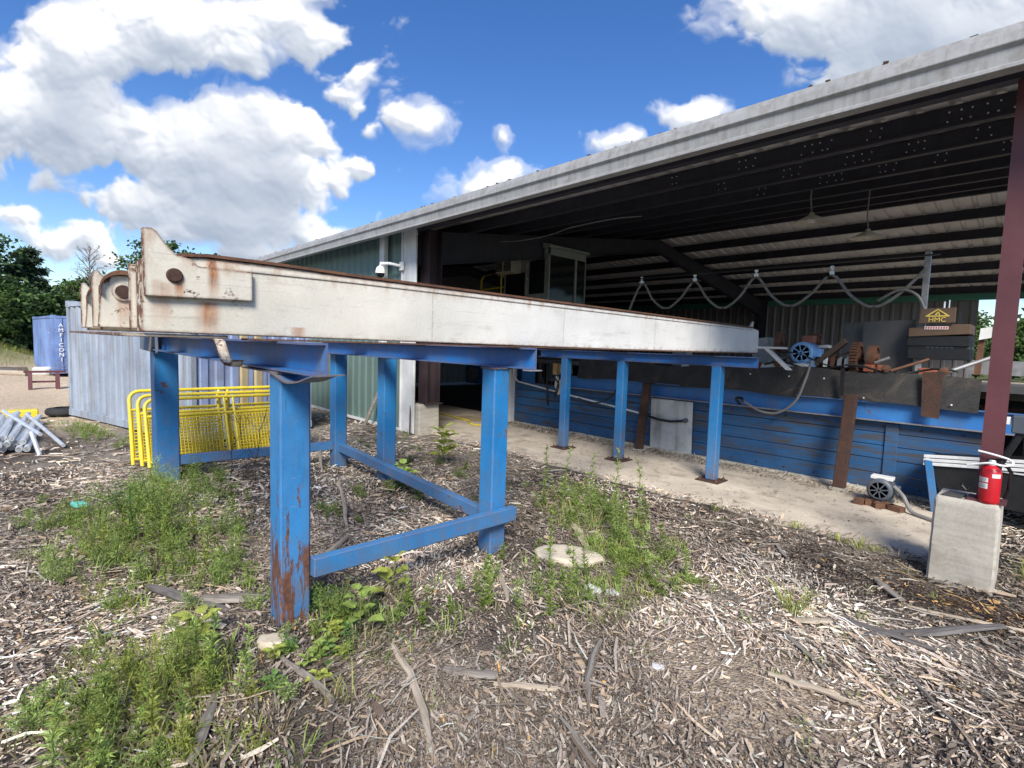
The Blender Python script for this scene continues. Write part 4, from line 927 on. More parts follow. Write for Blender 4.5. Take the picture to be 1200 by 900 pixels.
tag(MB().bb(-9.7, -8.9, 7.3, 7.75, .035, .05).build('floor_mat', M['tan']), 'faded tan mat lying on the slab inside the shed', 'mat')
cable('floor_hose', [(-10.5, 7.4, .05), (-9.6, 7.3, .05), (-9.0, 7.2, .05), (-8.7, 7.0, .05), (-8.3, 7.05, .05)], .016, 'yellow', 'thin yellow hose on the slab by the tan mat', 'hose')
cable('crowbar', [(-8.62, 5.52, .86), (-8.68, 5.5, .84), (-8.66, 5.46, .9), (-8.6, 5.42, .82), (-8.4, 5.28, .05)], .014, 'rust_dark', 'rusty hooked crowbar leaning on the pale pier', 'crowbar')
tag(MB().prism([(-9.98, 5.12, .0), (-9.88, 5.12, .0), (-9.28, 5.36, 1.3), (-9.38, 5.36, 1.3)], (0, .03, 0)).build('leaning_board', M['wood'], bevel=.004), 'grey board leaning on the green siding behind the blue legs', 'board')
# machinery deep in the shed (seen through the legs)
dk = empty('parked_machine', (-12, 11, 0), 'dark blue machine standing deep inside the shed', 'machine')
MB().bb(-13.5, -10.8, 10.6, 11.6, .5, 1.25).build('body', M['blue'], dk, bevel=.02)
for x in (-13, -12.2, -11.3):
    MB().lathe([(.2, 0), (.26, .02), (.26, .1), (.1, .12)], (x, 10.45, .8), (0, 1, 0), 20).build('wheel', M['greysteel'], dk, smooth=True)
MB().bb(-13.2, -11, 10.4, 10.6, 1.3, 1.42).build('shelf', M['greysteel'], dk)

# ------------------------------------------------------------------ yard: containers, fences, pipes
def container(loc, ang, L, W, H, z0, mside, mend, label, name='shipping_container', doors=False):
    root = empty(name, (loc[0], loc[1], z0), label, 'container', 'shipping containers')
    X = Matrix.Translation((loc[0], loc[1], z0)) @ Matrix.Rotation(ang, 4, 'Z')
    def mb(): m = MB(); m.X = X; return m
    t = .09
    for nm, p0, p1, nr, mat in (('side_panel', (t, 0), (L-t, 0), (0, -1), mside), ('side_panel', (t, W), (L-t, W), (0, 1), mside), ('end_panel', (L, t), (L, W-t), (1, 0), mend)):
        a, b = corrug(p0, p1, .14, H-.1, nr, .25, .028, .42); m = mb(); m.strip([Vector(q)-Vector((*nr, 0))*.045 for q in a], [Vector(q)-Vector((*nr, 0))*.045 for q in b], (-nr[0]*.006, -nr[1]*.006, 0)); m.build(nm, M[mat], root)
    f = mb()
    for x in (t/2, L-t/2):
        for y in (t/2, W-t/2): f.bb(x-t/2, x+t/2, y-t/2, y+t/2, 0, H)
    for y in (.03, W-.03): f.bb(t, L-t, y-.03, y+.03, 0, .14); f.bb(t, L-t, y-.03, y+.03, H-.1, H-.01)
    for x in (.035, L-.035): f.bb(x-.035, x+.035, t, W-t, 0, .14); f.bb(x-.035, x+.035, t, W-t, H-.1, H-.01)
    for x in (.08, L-.08):
        for y in (.07, W-.07):
            for z in (.06, H-.05): f.box((x, y, z), (.18, .155, .13))
    f.build('frame', M[mside], root, bevel=.006)
    mb().bb(.06, L-.06, .05, W-.05, H-.03, H-.02).build('roof', M[mside], root)
    mb().bb(.06, L-.06, .05, W-.05, .05, .1).build('floor', M['wood_dark'], root)
    if doors:
        for y0 in (.09, W/2+.005):
            d = mb(); d.bb(-.012, .03, y0, y0+W/2-.095, .15, H-.11); dr = d.build('door', M[mend], root, bevel=.006)
            r = mb()
            for yy in (y0+.2, y0+W/2-.3):
                r.tube([(-.035, yy, .1), (-.035, yy, H-.06)], .016, 8)
                for z in (.3, .9, 1.6): r.box((-.03, yy, z), (.03, .09, .06))
            r.build('lock_bars', M[mend], dr)
            q = mb()
            for z in (.5, 1.02, 1.5): q.bb(-.02, -.012, y0+.02, y0+W/2-.12, z, z+.05)
            q.build('door_ribs', M[mend], dr)
    else:
        a, b = corrug((0, t), (0, W-t), .14, H-.1, (-1, 0), .25, .028, .42); m = mb(); m.strip([Vector(q)+Vector((.045, 0, 0)) for q in a], [Vector(q)+Vector((.045, 0, 0)) for q in b], (.006, 0, 0)); m.build('end_panel', M[mend], root)
    return root, X
# near container: long faded side toward the yard, blue end toward the shed
ang = math.atan2(-1.25, -4.47)
W1 = 2.25; u = Vector((math.cos(ang), math.sin(ang))); nrm = Vector((-u.y, u.x))     # local +y
# local x runs away from the shed, so local -y points to the shed side; place so that the camera-side long face is at y=W
c0 = Vector((-9.4, 1.87))-nrm*W1
C1, X1m = container((c0.x, c0.y), ang, 4.75, W1, 2.33, .06, 'cont_grey', 'cont_blue', 'faded grey blue container with a blue tan patched end by the yellow fences')
def patch(root, X, y0, y1, z0, z1, mat, off=.006):
    a, b = corrug((0, y1), (0, y0), z0, z1, (-1, 0), .25, .028, .42)
    m = MB(); m.X = X; m.strip([Vector(q)+Vector((.045-off, 0, 0)) for q in a], [Vector(q)+Vector((.045-off, 0, 0)) for q in b], (-.002, 0, 0)); m.build('painted_patch', M[mat], root)
patch(C1, X1m, .95, 1.48, .2, 2.1, 'tan')
for (x, y) in ((-9.55, 1.98), (-9.8, 3.7), (-13.6, .8)):
    pass
tag(MB().box((-9.52, 1.86, .02), (.3, .24, .14), (0, 0, .3)).build('wood_block', M['wood_dark'], bevel=.01), 'dark wood block under the near container corner', 'wood block')
ang2 = math.atan2(-.084, -.996); u2 = Vector((math.cos(ang2), math.sin(ang2))); n2 = Vector((-u2.y, u2.x)); W2 = 2.25
c2 = Vector((-26, .66))-n2*W2
C2, X2m = container((c2.x, c2.y), ang2, 5.6, W2, 2.2, .16, 'cont_far', 'cont_far', 'far blue container lettered AMFICON down its door', doors=True)
text('A\nM\nF\nI\nC\nO\nN\nI', .2, (-25.955, .93, 1.34), (0, 1, 0), (0, 0, 1), M['label'], C2, extrude=.004, space=.93)
text('T\nA\nL', .1, (-26.9, .64, 1.7), (.996, .084, 0), (0, 0, 1), M['label'], C2, extrude=.035, space=1.2)
tr = MB()
for y in (-.0, .62):
    tr.prism([(-21.05, y-.03, 0), (-20.93, y-.03, 0), (-21.05, y-.03, .52), (-21.15, y-.03, .52)], (0, .1, 0)); tr.prism([(-21.4, y-.03, 0), (-21.28, y-.03, 0), (-21.15, y-.03, .52), (-21.25, y-.03, .52)], (0, .1, 0))
tr.bb(-21.2, -21.1, -.12, .85, .5, .56); tr.bb(-21.2, -21.1, 0, .6, .2, .25)
tag(tr.build('trestle', M['primer']), 'low red brown trestle in front of the far blue container', 'trestle')
def log(p, q, r, mat, label, group=None):
    m = MB(); p, q = Vector(p), Vector(q); pts = [p.lerp(q, k/6)+Vector((random.uniform(-.1, .1)*r, random.uniform(-.1, .1)*r, random.uniform(-.1, .1)*r)) for k in range(7)]
    m.tube(pts, [r*random.uniform(.88, 1.1) for _ in pts], 10); return tag(m.build('log', M[mat], smooth=True), label, 'log', group)
for k, (x, y, a) in enumerate(((-27.5, -1.6, .3), (-27.3, -1.0, -.2), (-28.2, -.8, .1), (-26.6, -.6, .5), (-26.9, -1.9, .0), (-28.0, -2.3, .4))):
    L = .9+.2*(k % 3); log((x, y-L*math.cos(a), .13+.1*(k % 2)), (x+L*math.sin(a), y+L*.6, .16), .12+.02*(k % 3), ('wood_pale', 'wood_dark', 'bark')[k % 3], 'short log scattered on the yard below the far trees', 'logs scattered at the far yard edge')
tag(MB().prism([(-27, .0, .02), (-26.6, .5, .02), (-26.9, .9, .02), (-27.4, .6, .02)], (.1, .05, .35)).build('stone', M['stone_white'], bevel=.06), 'pale stone by the foot of the far blue container', 'stone')
# yellow fence panels
def fence(px, ptop, y0, L, H, label):
    """stands along Y, foot at x=px, head at x=ptop"""
    root = empty('fence_panel', (px, y0+L/2, .04), label, 'fence panel', 'yellow fence panels leaning on the container')
    dx = ptop-px
    def P(y, h): return (px+dx*h/H, y0+y, .04+h*math.sqrt(max(.01, 1-(dx/H)**2)))
    r = .12; path = [P(0, 0)]+[P(0, H-r)]+[P(r-r*math.cos(a), H-r+r*math.sin(a)) for a in (PI/8, PI/4, 3*PI/8)]+[P(r, H)]
    path += [P(L-r, H)]+[P(L-r+r*math.sin(a), H-r+r*math.cos(a)) for a in (PI/8, PI/4, 3*PI/8)]+[P(L, H-r), P(L, 0)]
    MB().tube(path, .024, 10).build('frame', M['yellow'], root, smooth=True)
    rr = MB(); h1, h2 = H*.74, H*.07
    rr.tube([P(0, h1), P(L, h1)], .02, 8); rr.tube([P(0, h2), P(L, h2)], .02, 8); rr.build('rail', M['yellow'], root, smooth=True)
    pp = MB()
    for y in (L*.5-.06, L*.5+.06): pp.tube([P(y, h2), P(y, H)], .018, 8)
    pp.build('centre_post', M['yellow'], root, smooth=True)
    ww = MB()
    for a, b in ((.03, L*.5-.09), (L*.5+.09, L-.03)):
        n = int((b-a)/.042)
        for k in range(n+1): y = a+(b-a)*k/n; ww.tube([P(y, h2), P(y, h1)], .0065, 4, False)
        n = int((h1-h2)/.042)
        for k in range(1, n): h = h2+(h1-h2)*k/n; ww.tube([P(a, h), P(b, h)], .0065, 4, False)
    ww.build('wire_mesh', M['yellow'], root)
    return root
fence(-8.05, -8.4, 1.12, 2.05, .93, 'frontmost yellow mesh fence panel leaning behind the blue legs')
fence(-8.2, -8.52, 1.06, 2.05, .96, 'middle yellow mesh fence panel in the leaning stack')
fence(-8.35, -8.62, .98, 2.3, 1.0, 'rearmost yellow mesh fence panel, tallest of the leaning stack')
# pipes
pr = MB()
pr.lathe([(.034, 0), (.04, 0), (.04, 3.0), (.034, 3.0), (.034, .0)], (0, 0, 0), (-1, 0, 0), 14)
pipe0 = pr.build('steel_pipe', M['steel'], smooth=True, org=(0, 0, 0))
cells = [(k, 0) for k in range(9)]+[(k+.5, 1) for k in range(8)]+[(k+1, 2) for k in range(6)]
for i, (a, b) in enumerate(cells):
    o = pipe0 if i == 0 else pipe0.copy()
    if i: COL.objects.link(o)
    o.location = (-10.35+random.uniform(-.25, .25), -.72+a*.083, .07+b*.072); o.rotation_euler = (0, random.uniform(-.01, .01), -.06+random.uniform(-.03, .03))
    tag(o, 'galvanised steel pipe in the bundle lying on the chips', 'pipe', 'galvanised pipes bundled on the ground')
for i, (p, q, lab) in enumerate((((-10.6, .1, .2), (-12.8, -.35, .34), 'galvanised pipe lying crooked on top of the bundle'), ((-10.3, .35, .05), (-12.6, -.05, .28), 'loose galvanised pipe sliding off the right of the bundle'), ((-9.9, .08, .0), (-10.2, .0, .3), 'short upright galvanised pipe standing at the bundle end'))):
    tag(MB().tube([p, q], .028, 12).build('steel_pipe', M['steel'], smooth=True), lab, 'pipe', 'galvanised pipes bundled on the ground')
tag(MB().bb(-14.2, -13.9, -.6, .12, .02, .2).build('yellow_block', M['yellow'], bevel=.02), 'yellow painted block behind the pipe bundle', 'block')
ty = MB(); ty.lathe([(.17, 0), (.28, .015), (.31, .05), (.31, .11), (.28, .15), (.17, .165), (.19, .08), (.17, 0)], (-14.3, .52, .02), (0, 0, 1), 28); tag(ty.build('old_tyre', M['tyre'], smooth=True), 'old black tyre lying between the pipes and the near container', 'tyre')
tag(MB().prism([(-6.72, .26, .03), (-6.6, .3, .03), (-6.58, .4, .03), (-6.7, .37, .03)], (0, 0, .05)).build('plastic_scrap', M['teal'], bevel=.012), 'small teal plastic scrap lying among the chips', 'scrap')

# ------------------------------------------------------------------ chips, sticks, stones
def chips():
    Vs = []; Fs = []; Ts = []; base = 0
    pal = np.array([[.45,.42,.39],[.36,.335,.31],[.58,.55,.5],[.29,.255,.225],[.41,.34,.26],[.22,.18,.15],[.16,.13,.11],[.5,.43,.34],[.66,.63,.58]])
    pal = np.minimum(pal*np.array([1.33, 1.2, 1.07]), .76)
    pw = np.array([.22,.19,.1,.15,.09,.11,.07,.05,.02])
    def batch(N, r0, r1, l0, l1, w0, w1, pw_r, zlift, tilt, bend=.15, region=None):
        nonlocal base
        r = (r0**pw_r+(r1**pw_r-r0**pw_r)*rng.random(N))**(1/pw_r); a = np.radians(rng.uniform(74, 196, N))
        if region is None: x = r*np.cos(a); y = r*np.sin(a)
        else: x = rng.uniform(region[0], region[1], N); y = rng.uniform(region[2], region[3], N); r = np.hypot(x, y)
        n = fbm(x*1.3+31, y*1.3+17); edge = 5.72+.25*(fbm(x*1.8+50, y*0+3)-.5)
        keep = (y < edge+rng.random(N)**4*.3) | (x > -.45) if region is None else np.ones(N, bool)
        keep &= ~((y > 5.9) & (x < -.5)) if region is None else True
        sp = np.exp(-(((x+1.05)/.5)**2+((y-2.75)/.46)**2)**2); keep &= rng.random(N) > .8*sp; keep &= rng.random(N) > .55*sst(fbm(x*2.2+7, y*2.2+77), .55, .7)
        # under the container
        d = np.stack([x-c0.x, y-c0.y], -1); lx = d@np.array(u); ly = d@np.array(nrm); keep &= ~((lx > -.02) & (lx < 4.8) & (ly > 0) & (ly < W1))
        keep &= rng.random(N) > sst(-x, 11, 15)*.85
        x, y, r, n = x[keep], y[keep], r[keep], n[keep]; N = len(x)
        q = rng.random(N); L = l0+(l1-l0)*q**2.2; w = np.minimum(w0+(w1-w0)*rng.random(N)**2, L*.5)
        yaw = rng.uniform(0, 2*PI, N); flow = fbm(x*.7+90, y*.7+44)*7
        al = rng.random(N) < .62; yaw = np.where(al, flow+rng.normal(0, .4, N), yaw)
        pit = rng.normal(0, tilt, N)*np.clip(.08/L, .25, 1); rol = rng.normal(0, .55, N)
        t = np.stack([np.cos(yaw)*np.cos(pit), np.sin(yaw)*np.cos(pit), np.sin(pit)], -1)
        s0 = np.stack([-np.sin(yaw), np.cos(yaw), 0*yaw], -1); up = np.cross(t, s0)
        s = s0*np.cos(rol)[:, None]+up*np.sin(rol)[:, None]; nn = np.cross(t, s)
        base_z = (gz(x, y) if region is None else .035+0*x)
        base_z = np.where((y > 5.6) & (x < -.5), np.maximum(base_z, .03), base_z)
        c = np.stack([x, y, base_z+zlift*rng.random(N)+np.abs(np.sin(pit))*L*.35+.003], -1)
        bd = rng.normal(0, bend, N)*L; sw = rng.normal(0, bend*.8, N)*L
        V = np.empty((N, 6, 3))
        for k, (f, ww) in enumerate(((-.5, .35+.5*rng.random(N)), (0, np.ones(N)), (.5, .2+.7*rng.random(N)))):
            m = c+t*(f*L)[:, None]+(nn*bd[:, None]+s*sw[:, None])*(1 if k == 1 else 0)
            V[:, 2*k] = m-s*(w*ww/2)[:, None]; V[:, 2*k+1] = m+s*(w*ww/2)[:, None]
        F = np.array([[0,2,3,1],[2,4,5,3]])[None]+6*np.arange(N)[:, None, None]+base
        col = pal[rng.choice(len(pal), N, p=pw/pw.sum())]*rng.uniform(.7, 1.2, (N, 1))
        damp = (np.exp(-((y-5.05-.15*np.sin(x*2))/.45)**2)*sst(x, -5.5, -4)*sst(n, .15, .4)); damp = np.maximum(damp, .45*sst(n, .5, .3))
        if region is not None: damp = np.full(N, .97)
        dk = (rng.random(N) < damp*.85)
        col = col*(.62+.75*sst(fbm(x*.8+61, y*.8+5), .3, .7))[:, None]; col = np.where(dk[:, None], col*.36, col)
        bleach = np.exp(-((y-4.35-.1*np.sin(x*3))/.25)**2)*sst(x, -2.2, -1.5)*sst(-x, .2, .7)
        col = np.where((rng.random(N) < bleach*.7)[:, None], col*.5+np.array([.3,.275,.24]), col)
        orange = np.exp(-(((x+.32)/.35)**2+((y-4.95)/.16)**2)); col = np.where((rng.random(N) < orange*.7)[:, None], np.array([.6,.36,.14])*rng.uniform(.7, 1.2, (N, 1)), col)
        col = np.where((rng.random(N) < .003)[:, None], np.array([.55,.3,.09]), col)
        Vs.append(V.reshape(-1, 3)); Fs.append(F.reshape(-1, 4)); Ts.append(np.repeat(np.clip(col, 0, .8), 6, 0)); base += 6*N
    batch(170000, .9, 6, .008, .032, .003, .012, 1.5, .012, .3, .05)
    batch(135000, 1., 9, .018, .075, .006, .02, 1.35, .025, .25, .05)
    batch(9000, 1., 10, .06, .22, .005, .016, 1.3, .04, .18, .07)
    batch(1500, 1., 11, .2, .5, .008, .02, 1.3, .045, .12, .07)
    batch(1500, 1., 12, .05, .2, .02, .05, 1.3, .04, .18, .05)
    batch(20000, 5, 16, .05, .16, .012, .035, 1.5, .03, .18, .05)
    batch(9000, .25, 1.1, .01, .06, .004, .016, 1.5, .02, .3, .05)
    batch(7000, 0, 1, .01, .06, .006, .016, 1, .02, .4, .15, (-8.4, -.3, 7.55, 8.15))
    batch(900, 0, 1, .01, .07, .005, .014, 1, .004, .1, .1, (-8, -.5, 5.8, 7.6))
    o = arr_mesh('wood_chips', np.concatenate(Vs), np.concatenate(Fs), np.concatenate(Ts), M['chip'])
    tag(o, 'weathered grey and brown wood chips covering the ground', 'wood chips', kind='stuff')
chips()
def stick(x, y, L, yaw, r, mat, lab, grp=None, flat=False, pit=0, zoff=.03, name='stick', cat='stick'):
    m = MB(); n = 6; pts = []; rs = []
    for k in range(n+1):
        f = k/n-.5; pts.append((f*L, .04*L*math.sin(3*f+x*7)+random.uniform(-.01, .01)*L, f*L*math.tan(pit)+random.uniform(-.006, .006))); rs.append(r*(.55+.6*math.sin(PI*(k+.7)/(n+1.6)))*random.uniform(.8, 1.15))
    m.tube(pts, rs, 7)
    if flat: m.v = [Vector((v.x, v.y, v.z*.4)) for v in m.v]
    o = m.build(name, M[mat], smooth=not flat, org=(0, 0, 0))
    o.location = (x, y, float(gz(x, y))+zoff); o.rotation_euler = (0, 0, yaw); return tag(o, lab, cat, grp)
G1 = 'loose sticks on the wood chips'
stick(-.42, 4.25, 1.1, 1.05, .035, 'wood_dark', 'long dark charred stick lying on the chips below the grey pier', G1, True)
stick(-.62, 3.95, .5, .1, .03, 'wood_dark', 'short dark stick slanting under the long charred one', G1, True)
stick(-.75, 4.75, .34, 2.2, .035, 'wood', 'flat grey offcut lying just left of the grey pier', G1, True)
stick(-.98, 3.72, .26, .75, .03, 'wood_pale', 'pale pinkish offcut beside the lone grass tuft', G1, True)
stick(-.75, 2.95, .42, .2, .014, 'wood_pale', 'pale bleached stick on the bare sandy patch', G1)
stick(-2.1, 1.35, .95, 2.85, .02, 'wood_pale', 'long pale split stick pointing at the viewer in the foreground', G1)
stick(-2.55, 1.0, .5, .1, .018, 'wood', 'grey stick lying across the foreground chips', G1)
stick(-4.0, 1.75, .7, 2.35, .028, 'wood_pale', 'pale curved stick between the front blue legs', G1)
stick(-4.9, 2.3, .8, 2.9, .02, 'wood_pale', 'thin pale stick propped among the chips under the deck', G1, pit=.25, zoff=.12)
stick(-6.95, 2.95, .6, 2.8, .02, 'wood', 'grey stick leaning on the far blue leg', G1, pit=.6, zoff=.2)
stick(-6.9, .75, 1.1, 2.6, .018, 'wood_dark', 'dark thin branch lying left of the weeds', G1)
stick(-3.9, .75, .8, .5, .03, 'wood_dark', 'dark weathered branch in the chips between the weed patches', G1)
stick(-3.65, .95, .4, .8, .055, 'wood', 'broad grey bark slab beside the front rusty leg', G1, True)
stick(-2.6, .55, .5, -.5, .025, 'wood', 'broken grey slat lying in the near weeds', G1, True)
stick(-1.6, 2.2, .6, 2.1, .016, 'wood', 'thin grey twig left of the bare sandy patch', G1)
stick(-2.75, 2.55, .55, 2.5, .02, 'wood_pale', 'pale twig lying between the stone and the blue brace', G1)
stick(-3.0, 3.75, .7, 2.55, .04, 'wood_pale', 'pale slab of wood running toward the flat stone', G1, True)
stick(-.9, 3.3, .35, 2.4, .016, 'wood', 'grey rotten stick sunk in the chips below the sandy patch', G1, True)
stick(-.35, 3.4, .6, 2.35, .009, 'wood', 'long grey splinter across the lower right chips', G1)
stick(-.2, 4.75, .9, .35, .012, 'wood_pale', 'thin pale splinter right of the charred stick', G1)
stick(-1.55, 4.85, .3, 2.2, .02, 'wood', 'small grey splinter on the dark damp chips', G1, True)
stick(-2.05, 1.7, .3, .7, .035, 'wood', 'stubby grey bark piece on the foreground chips', G1, True)
stick(-1.75, 1.85, .38, .6, .016, 'wood_pale', 'pale tan broken stick in the lower middle chips', G1)
stick(-1.35, 1.75, .3, 2.9, .012, 'wood', 'short thin bark strip near the bottom edge', G1, True)
def stone(x, y, dx, dy, h, mat, lab, yaw=0):
    bm = bmesh.new(); bmesh.ops.create_icosphere(bm, subdivisions=3, radius=1)
    for v in bm.verts:
        n = fbm(np.array([v.co.x*1.3+x*9+5]), np.array([v.co.y*1.3+v.co.z+y*7+5]), 3)[0]
        v.co *= .75+.55*n; v.co.z = max(-.35, min(.5, v.co.z)); v.co.x *= dx; v.co.y *= dy; v.co.z *= h
    me = bpy.data.meshes.new('stone'); bm.to_mesh(me); bm.free(); me.materials.append(M[mat])
    o = bpy.data.objects.new('stone', me); link(o); o.location = (x, y, float(gz(x, y))+h*.3); o.rotation_euler = (0, 0, yaw)
    for p in me.polygons: p.use_smooth = True
    md = o.modifiers.new('e', 'EDGE_SPLIT'); md.split_angle = R(35)
    return tag(o, lab, 'stone')
stone(-2.72, 3.28, .26, .17, .07, 'stone', 'large flat cream stone right of the blue leg', .5)
stone(-2.22, 2.98, .07, .055, .05, 'stone_white', 'small white stone in the grass, left one of the pair')
stone(-2.1, 3.06, .05, .045, .04, 'stone_white', 'smallest white stone in the grass, right one of the pair')
stone(-1.42, 2.55, .035, .03, .02, 'stone_white', 'tiny pale pebble left of the sandy patch')
stone(-2.95, .98, .11, .06, .07, 'stone', 'tan stone leaning at the foot of the rusty front leg', .7)
# ------------------------------------------------------------------ plants
class NP:
    """leaf quads: base, left, tip, right"""
    def __init__(s): s.V = []; s.F = []; s.T = []; s.n = 0
    def quads(s, Q, col):
        Q = np.asarray(Q, float); N = len(Q); s.V.append(Q.reshape(-1, 3)); s.F.append(np.arange(4*N).reshape(N, 4)+s.n); s.n += 4*N
        col = np.asarray(col, float); col = np.broadcast_to(col, (N, 3)); s.T.append(np.repeat(col, 4, 0))
    def leaf(s, b, d, L, w, col, droop=.2, fold=.5):
        """b,d: (N,3) base and unit direction; two quads along the midrib when wide"""
        b = np.asarray(b, float); d = np.asarray(d, float); N = len(b); L = np.broadcast_to(L, (N,))[:, None]; w = np.broadcast_to(w, (N,))[:, None]
        up = np.array([0, 0, 1.]); sd = np.cross(d, up); sd /= np.maximum(1e-6, np.linalg.norm(sd, axis=1, keepdims=True))
        nn = np.cross(sd, d)
        ro = rng.normal(0, fold, (N, 1)); s2 = sd*np.cos(ro)+nn*np.sin(ro)
        mid = b+d*L*.5; tip = b+d*L-up*L*droop*rng.uniform(.4, 1.4, (N, 1))
        s.quads(np.stack([b, mid-s2*w/2, tip, mid+s2*w/2], 1), col)
    def blade(s, b, d, L, w, col, droop=.5):
        b = np.asarray(b, float); d = np.asarray(d, float); N = len(b); L = np.broadcast_to(L, (N,))[:, None]; w = np.broadcast_to(w, (N,))[:, None]
        up = np.array([0, 0, 1.]); h = d*np.array([1, 1, 0]); h /= np.maximum(1e-6, np.linalg.norm(h, axis=1, keepdims=True)); sd = np.cross(h, up)
        k = rng.uniform(.3, 1.3, (N, 1))*droop
        p = [b+d*L*f+(h*.5-up)*L*k*f*f*f*.8 for f in (0, .4, .75, 1)]; ws = (w*.4, w*.5, w*.35, w*.03)
        for a in range(3): s.quads(np.stack([p[a]-sd*ws[a], p[a]+sd*ws[a], p[a+1]+sd*ws[a+1], p[a+1]-sd*ws[a+1]], 1), col)
    def arrays(s): return np.concatenate(s.V), np.concatenate(s.F), np.concatenate(s.T)
def unit(v): return v/np.maximum(1e-9, np.linalg.norm(v, axis=-1, keepdims=True))
def stemq(P, pts, r, col):
    pts = np.asarray(pts, float)
    for ax in (np.array([1., 0, 0]), np.array([0, 1., 0])):
        a = pts[:-1]; b = pts[1:]; P.quads(np.stack([a-ax*r, a+ax*r, b+ax*r*.75, b-ax*r*.75], 1), col)
def p_fennel(P, o, h, col, stems=5):
    o = np.asarray(o, float)
    for k in range(stems):
        a = rng.uniform(0, 2*PI); lean = rng.uniform(.05, .6); d = unit(np.array([math.cos(a)*lean, math.sin(a)*lean, 1.])); hh = h*rng.uniform(.55, 1.05)
        c = col*rng.uniform(.75, 1.25)
        f = np.linspace(0, 1, 7)[:, None]; pts = o+rng.normal(0, .02, 3)*[1, 1, 0]+d*f*hh+np.array([math.cos(a), math.sin(a), 0])*(f**2)*hh*.15
        stemq(P, pts, .003, c*.8)
        nb = int(10+hh*34)
        for q in range(nb):
            t = rng.uniform(.1, 1); i = min(5, int(t*6)); b = pts[i]+(pts[i+1]-pts[i])*(t*6-i)
            a2 = rng.uniform(0, 2*PI); bd = unit(np.array([math.cos(a2), math.sin(a2), rng.uniform(.1, .9)])); BL = hh*rng.uniform(.12, .3)*(1.15-.6*t)+.02
            m = 9; ff = np.linspace(.1, 1, m)[:, None]; bb = b+bd*ff*BL
            ld = unit(bd+rng.normal(0, .55, (m, 3))); P.leaf(bb, ld, BL*.42*rng.uniform(.6, 1.1, m), .0045, c*rng.uniform(.8, 1.3, (m, 1)), .15)
def p_spike(P, o, h, col):
    o = np.asarray(o, float); a = rng.uniform(0, 2*PI); d = unit(np.array([math.cos(a)*.12, math.sin(a)*.12, 1])); f = np.linspace(0, 1, 8)[:, None]
    pts = o+d*f*h+rng.normal(0, .012, (8, 3))*f; stemq(P, pts, .004, col*.8)
    n = int(50+h*150); t = rng.uniform(.08, 1, n); i = np.minimum(6, (t*7).astype(int)); b = pts[i]+(pts[i+1]-pts[i])*(t*7-i)[:, None]
    a2 = t*60+rng.normal(0, .4, n); d2 = unit(np.stack([np.cos(a2), np.sin(a2), rng.uniform(.35, 1.3, n)], -1))
    P.leaf(b, d2, (.035+.06*(1-t))*rng.uniform(.7, 1.2, n)*(.6+h), .009, col*rng.uniform(.8, 1.25, (n, 1)), .3)
def p_broad(P, o, h, col, n=14, size=.09):
    o = np.asarray(o, float); d = unit(np.array([rng.normal(0, .12), rng.normal(0, .12), 1.])); f = np.linspace(0, 1, 6)[:, None]; pts = o+d*f*h; stemq(P, pts, .005, col*.8)
    t = np.linspace(.2, 1, n); i = np.minimum(4, (t*5).astype(int)); b = pts[i]+(pts[i+1]-pts[i])*(t*5-i)[:, None]; a = np.arange(n)*2.4+rng.uniform(0, 6)
    dd = unit(np.stack([np.cos(a), np.sin(a), rng.uniform(.1, .7, n)], -1)); L = size*rng.uniform(.7, 1.25, n)*(1.1-.4*t)
    b2 = b+dd*L[:, None]*.4
    stemq_pairs = np.stack([b-[.002, 0, 0], b+[.002, 0, 0], b2+[.002, 0, 0], b2-[.002, 0, 0]], 1); P.quads(stemq_pairs, col*.9)
    up = np.array([0, 0, 1.]); sd = unit(np.cross(dd, up)); nn = np.cross(sd, dd)
    for sg in (-1, 1):
        e1 = b2+dd*L[:, None]*.1+(sd*sg*.38+nn*.12)*L[:, None]; e2 = b2+dd*L[:, None]*.62+(sd*sg*.42+nn*.1)*L[:, None]; tip = b2+dd*L[:, None]*1.15-up*L[:, None]*.22; mid = b2+dd*L[:, None]*.5
        cc = col*rng.uniform(.85, 1.2, (n, 1))
        P.quads(np.stack([b2, mid, e2, e1] if sg > 0 else [b2, e1, e2, mid], 1), cc); P.quads(np.stack([mid, tip, e2, e2*.5+mid*.5] if sg > 0 else [mid, e2*.5+mid*.5, e2, tip], 1), cc)
def p_grass(P, o, h, col, n=40, spread=.07):
    o = np.asarray(o, float); a = rng.uniform(0, 2*PI, n); rr = spread*np.sqrt(rng.random(n)); b = o+np.stack([np.cos(a)*rr, np.sin(a)*rr, 0*a], -1)
    ln = rng.uniform(.1, .7, n); d = unit(np.stack([np.cos(a)*ln, np.sin(a)*ln, np.ones(n)], -1)); P.blade(b, d, h*rng.uniform(.4, 1.05, n), rng.uniform(.004, .009, n), col*rng.uniform(.7, 1.3, (n, 1)), .6)
def p_twig(P, o, h, col):
    o = np.asarray(o, float); f = np.linspace(0, 1, 8)[:, None]; d = unit(np.array([rng.normal(0, .15), rng.normal(0, .15), 1.])); pts = o+d*f*h+rng.normal(0, .015, (8, 3)); stemq(P, pts, .004, col)
    for k in range(7):
        i = rng.integers(2, 7); a = rng.uniform(0, 2*PI); e = unit(np.array([math.cos(a), math.sin(a), rng.uniform(.4, 1.2)])); L = h*rng.uniform(.15, .4); q = pts[i]+e*np.linspace(0, 1, 4)[:, None]*L+rng.normal(0, .008, (4, 3)); stemq(P, q, .0025, col)
GREEN = np.array([.25, .33, .08]); FEN = np.array([.29, .385, .11]); YEL = np.array([.41, .46, .1]); DEEP = np.array([.1, .18, .05]); DRY = np.array([.3, .25, .14])
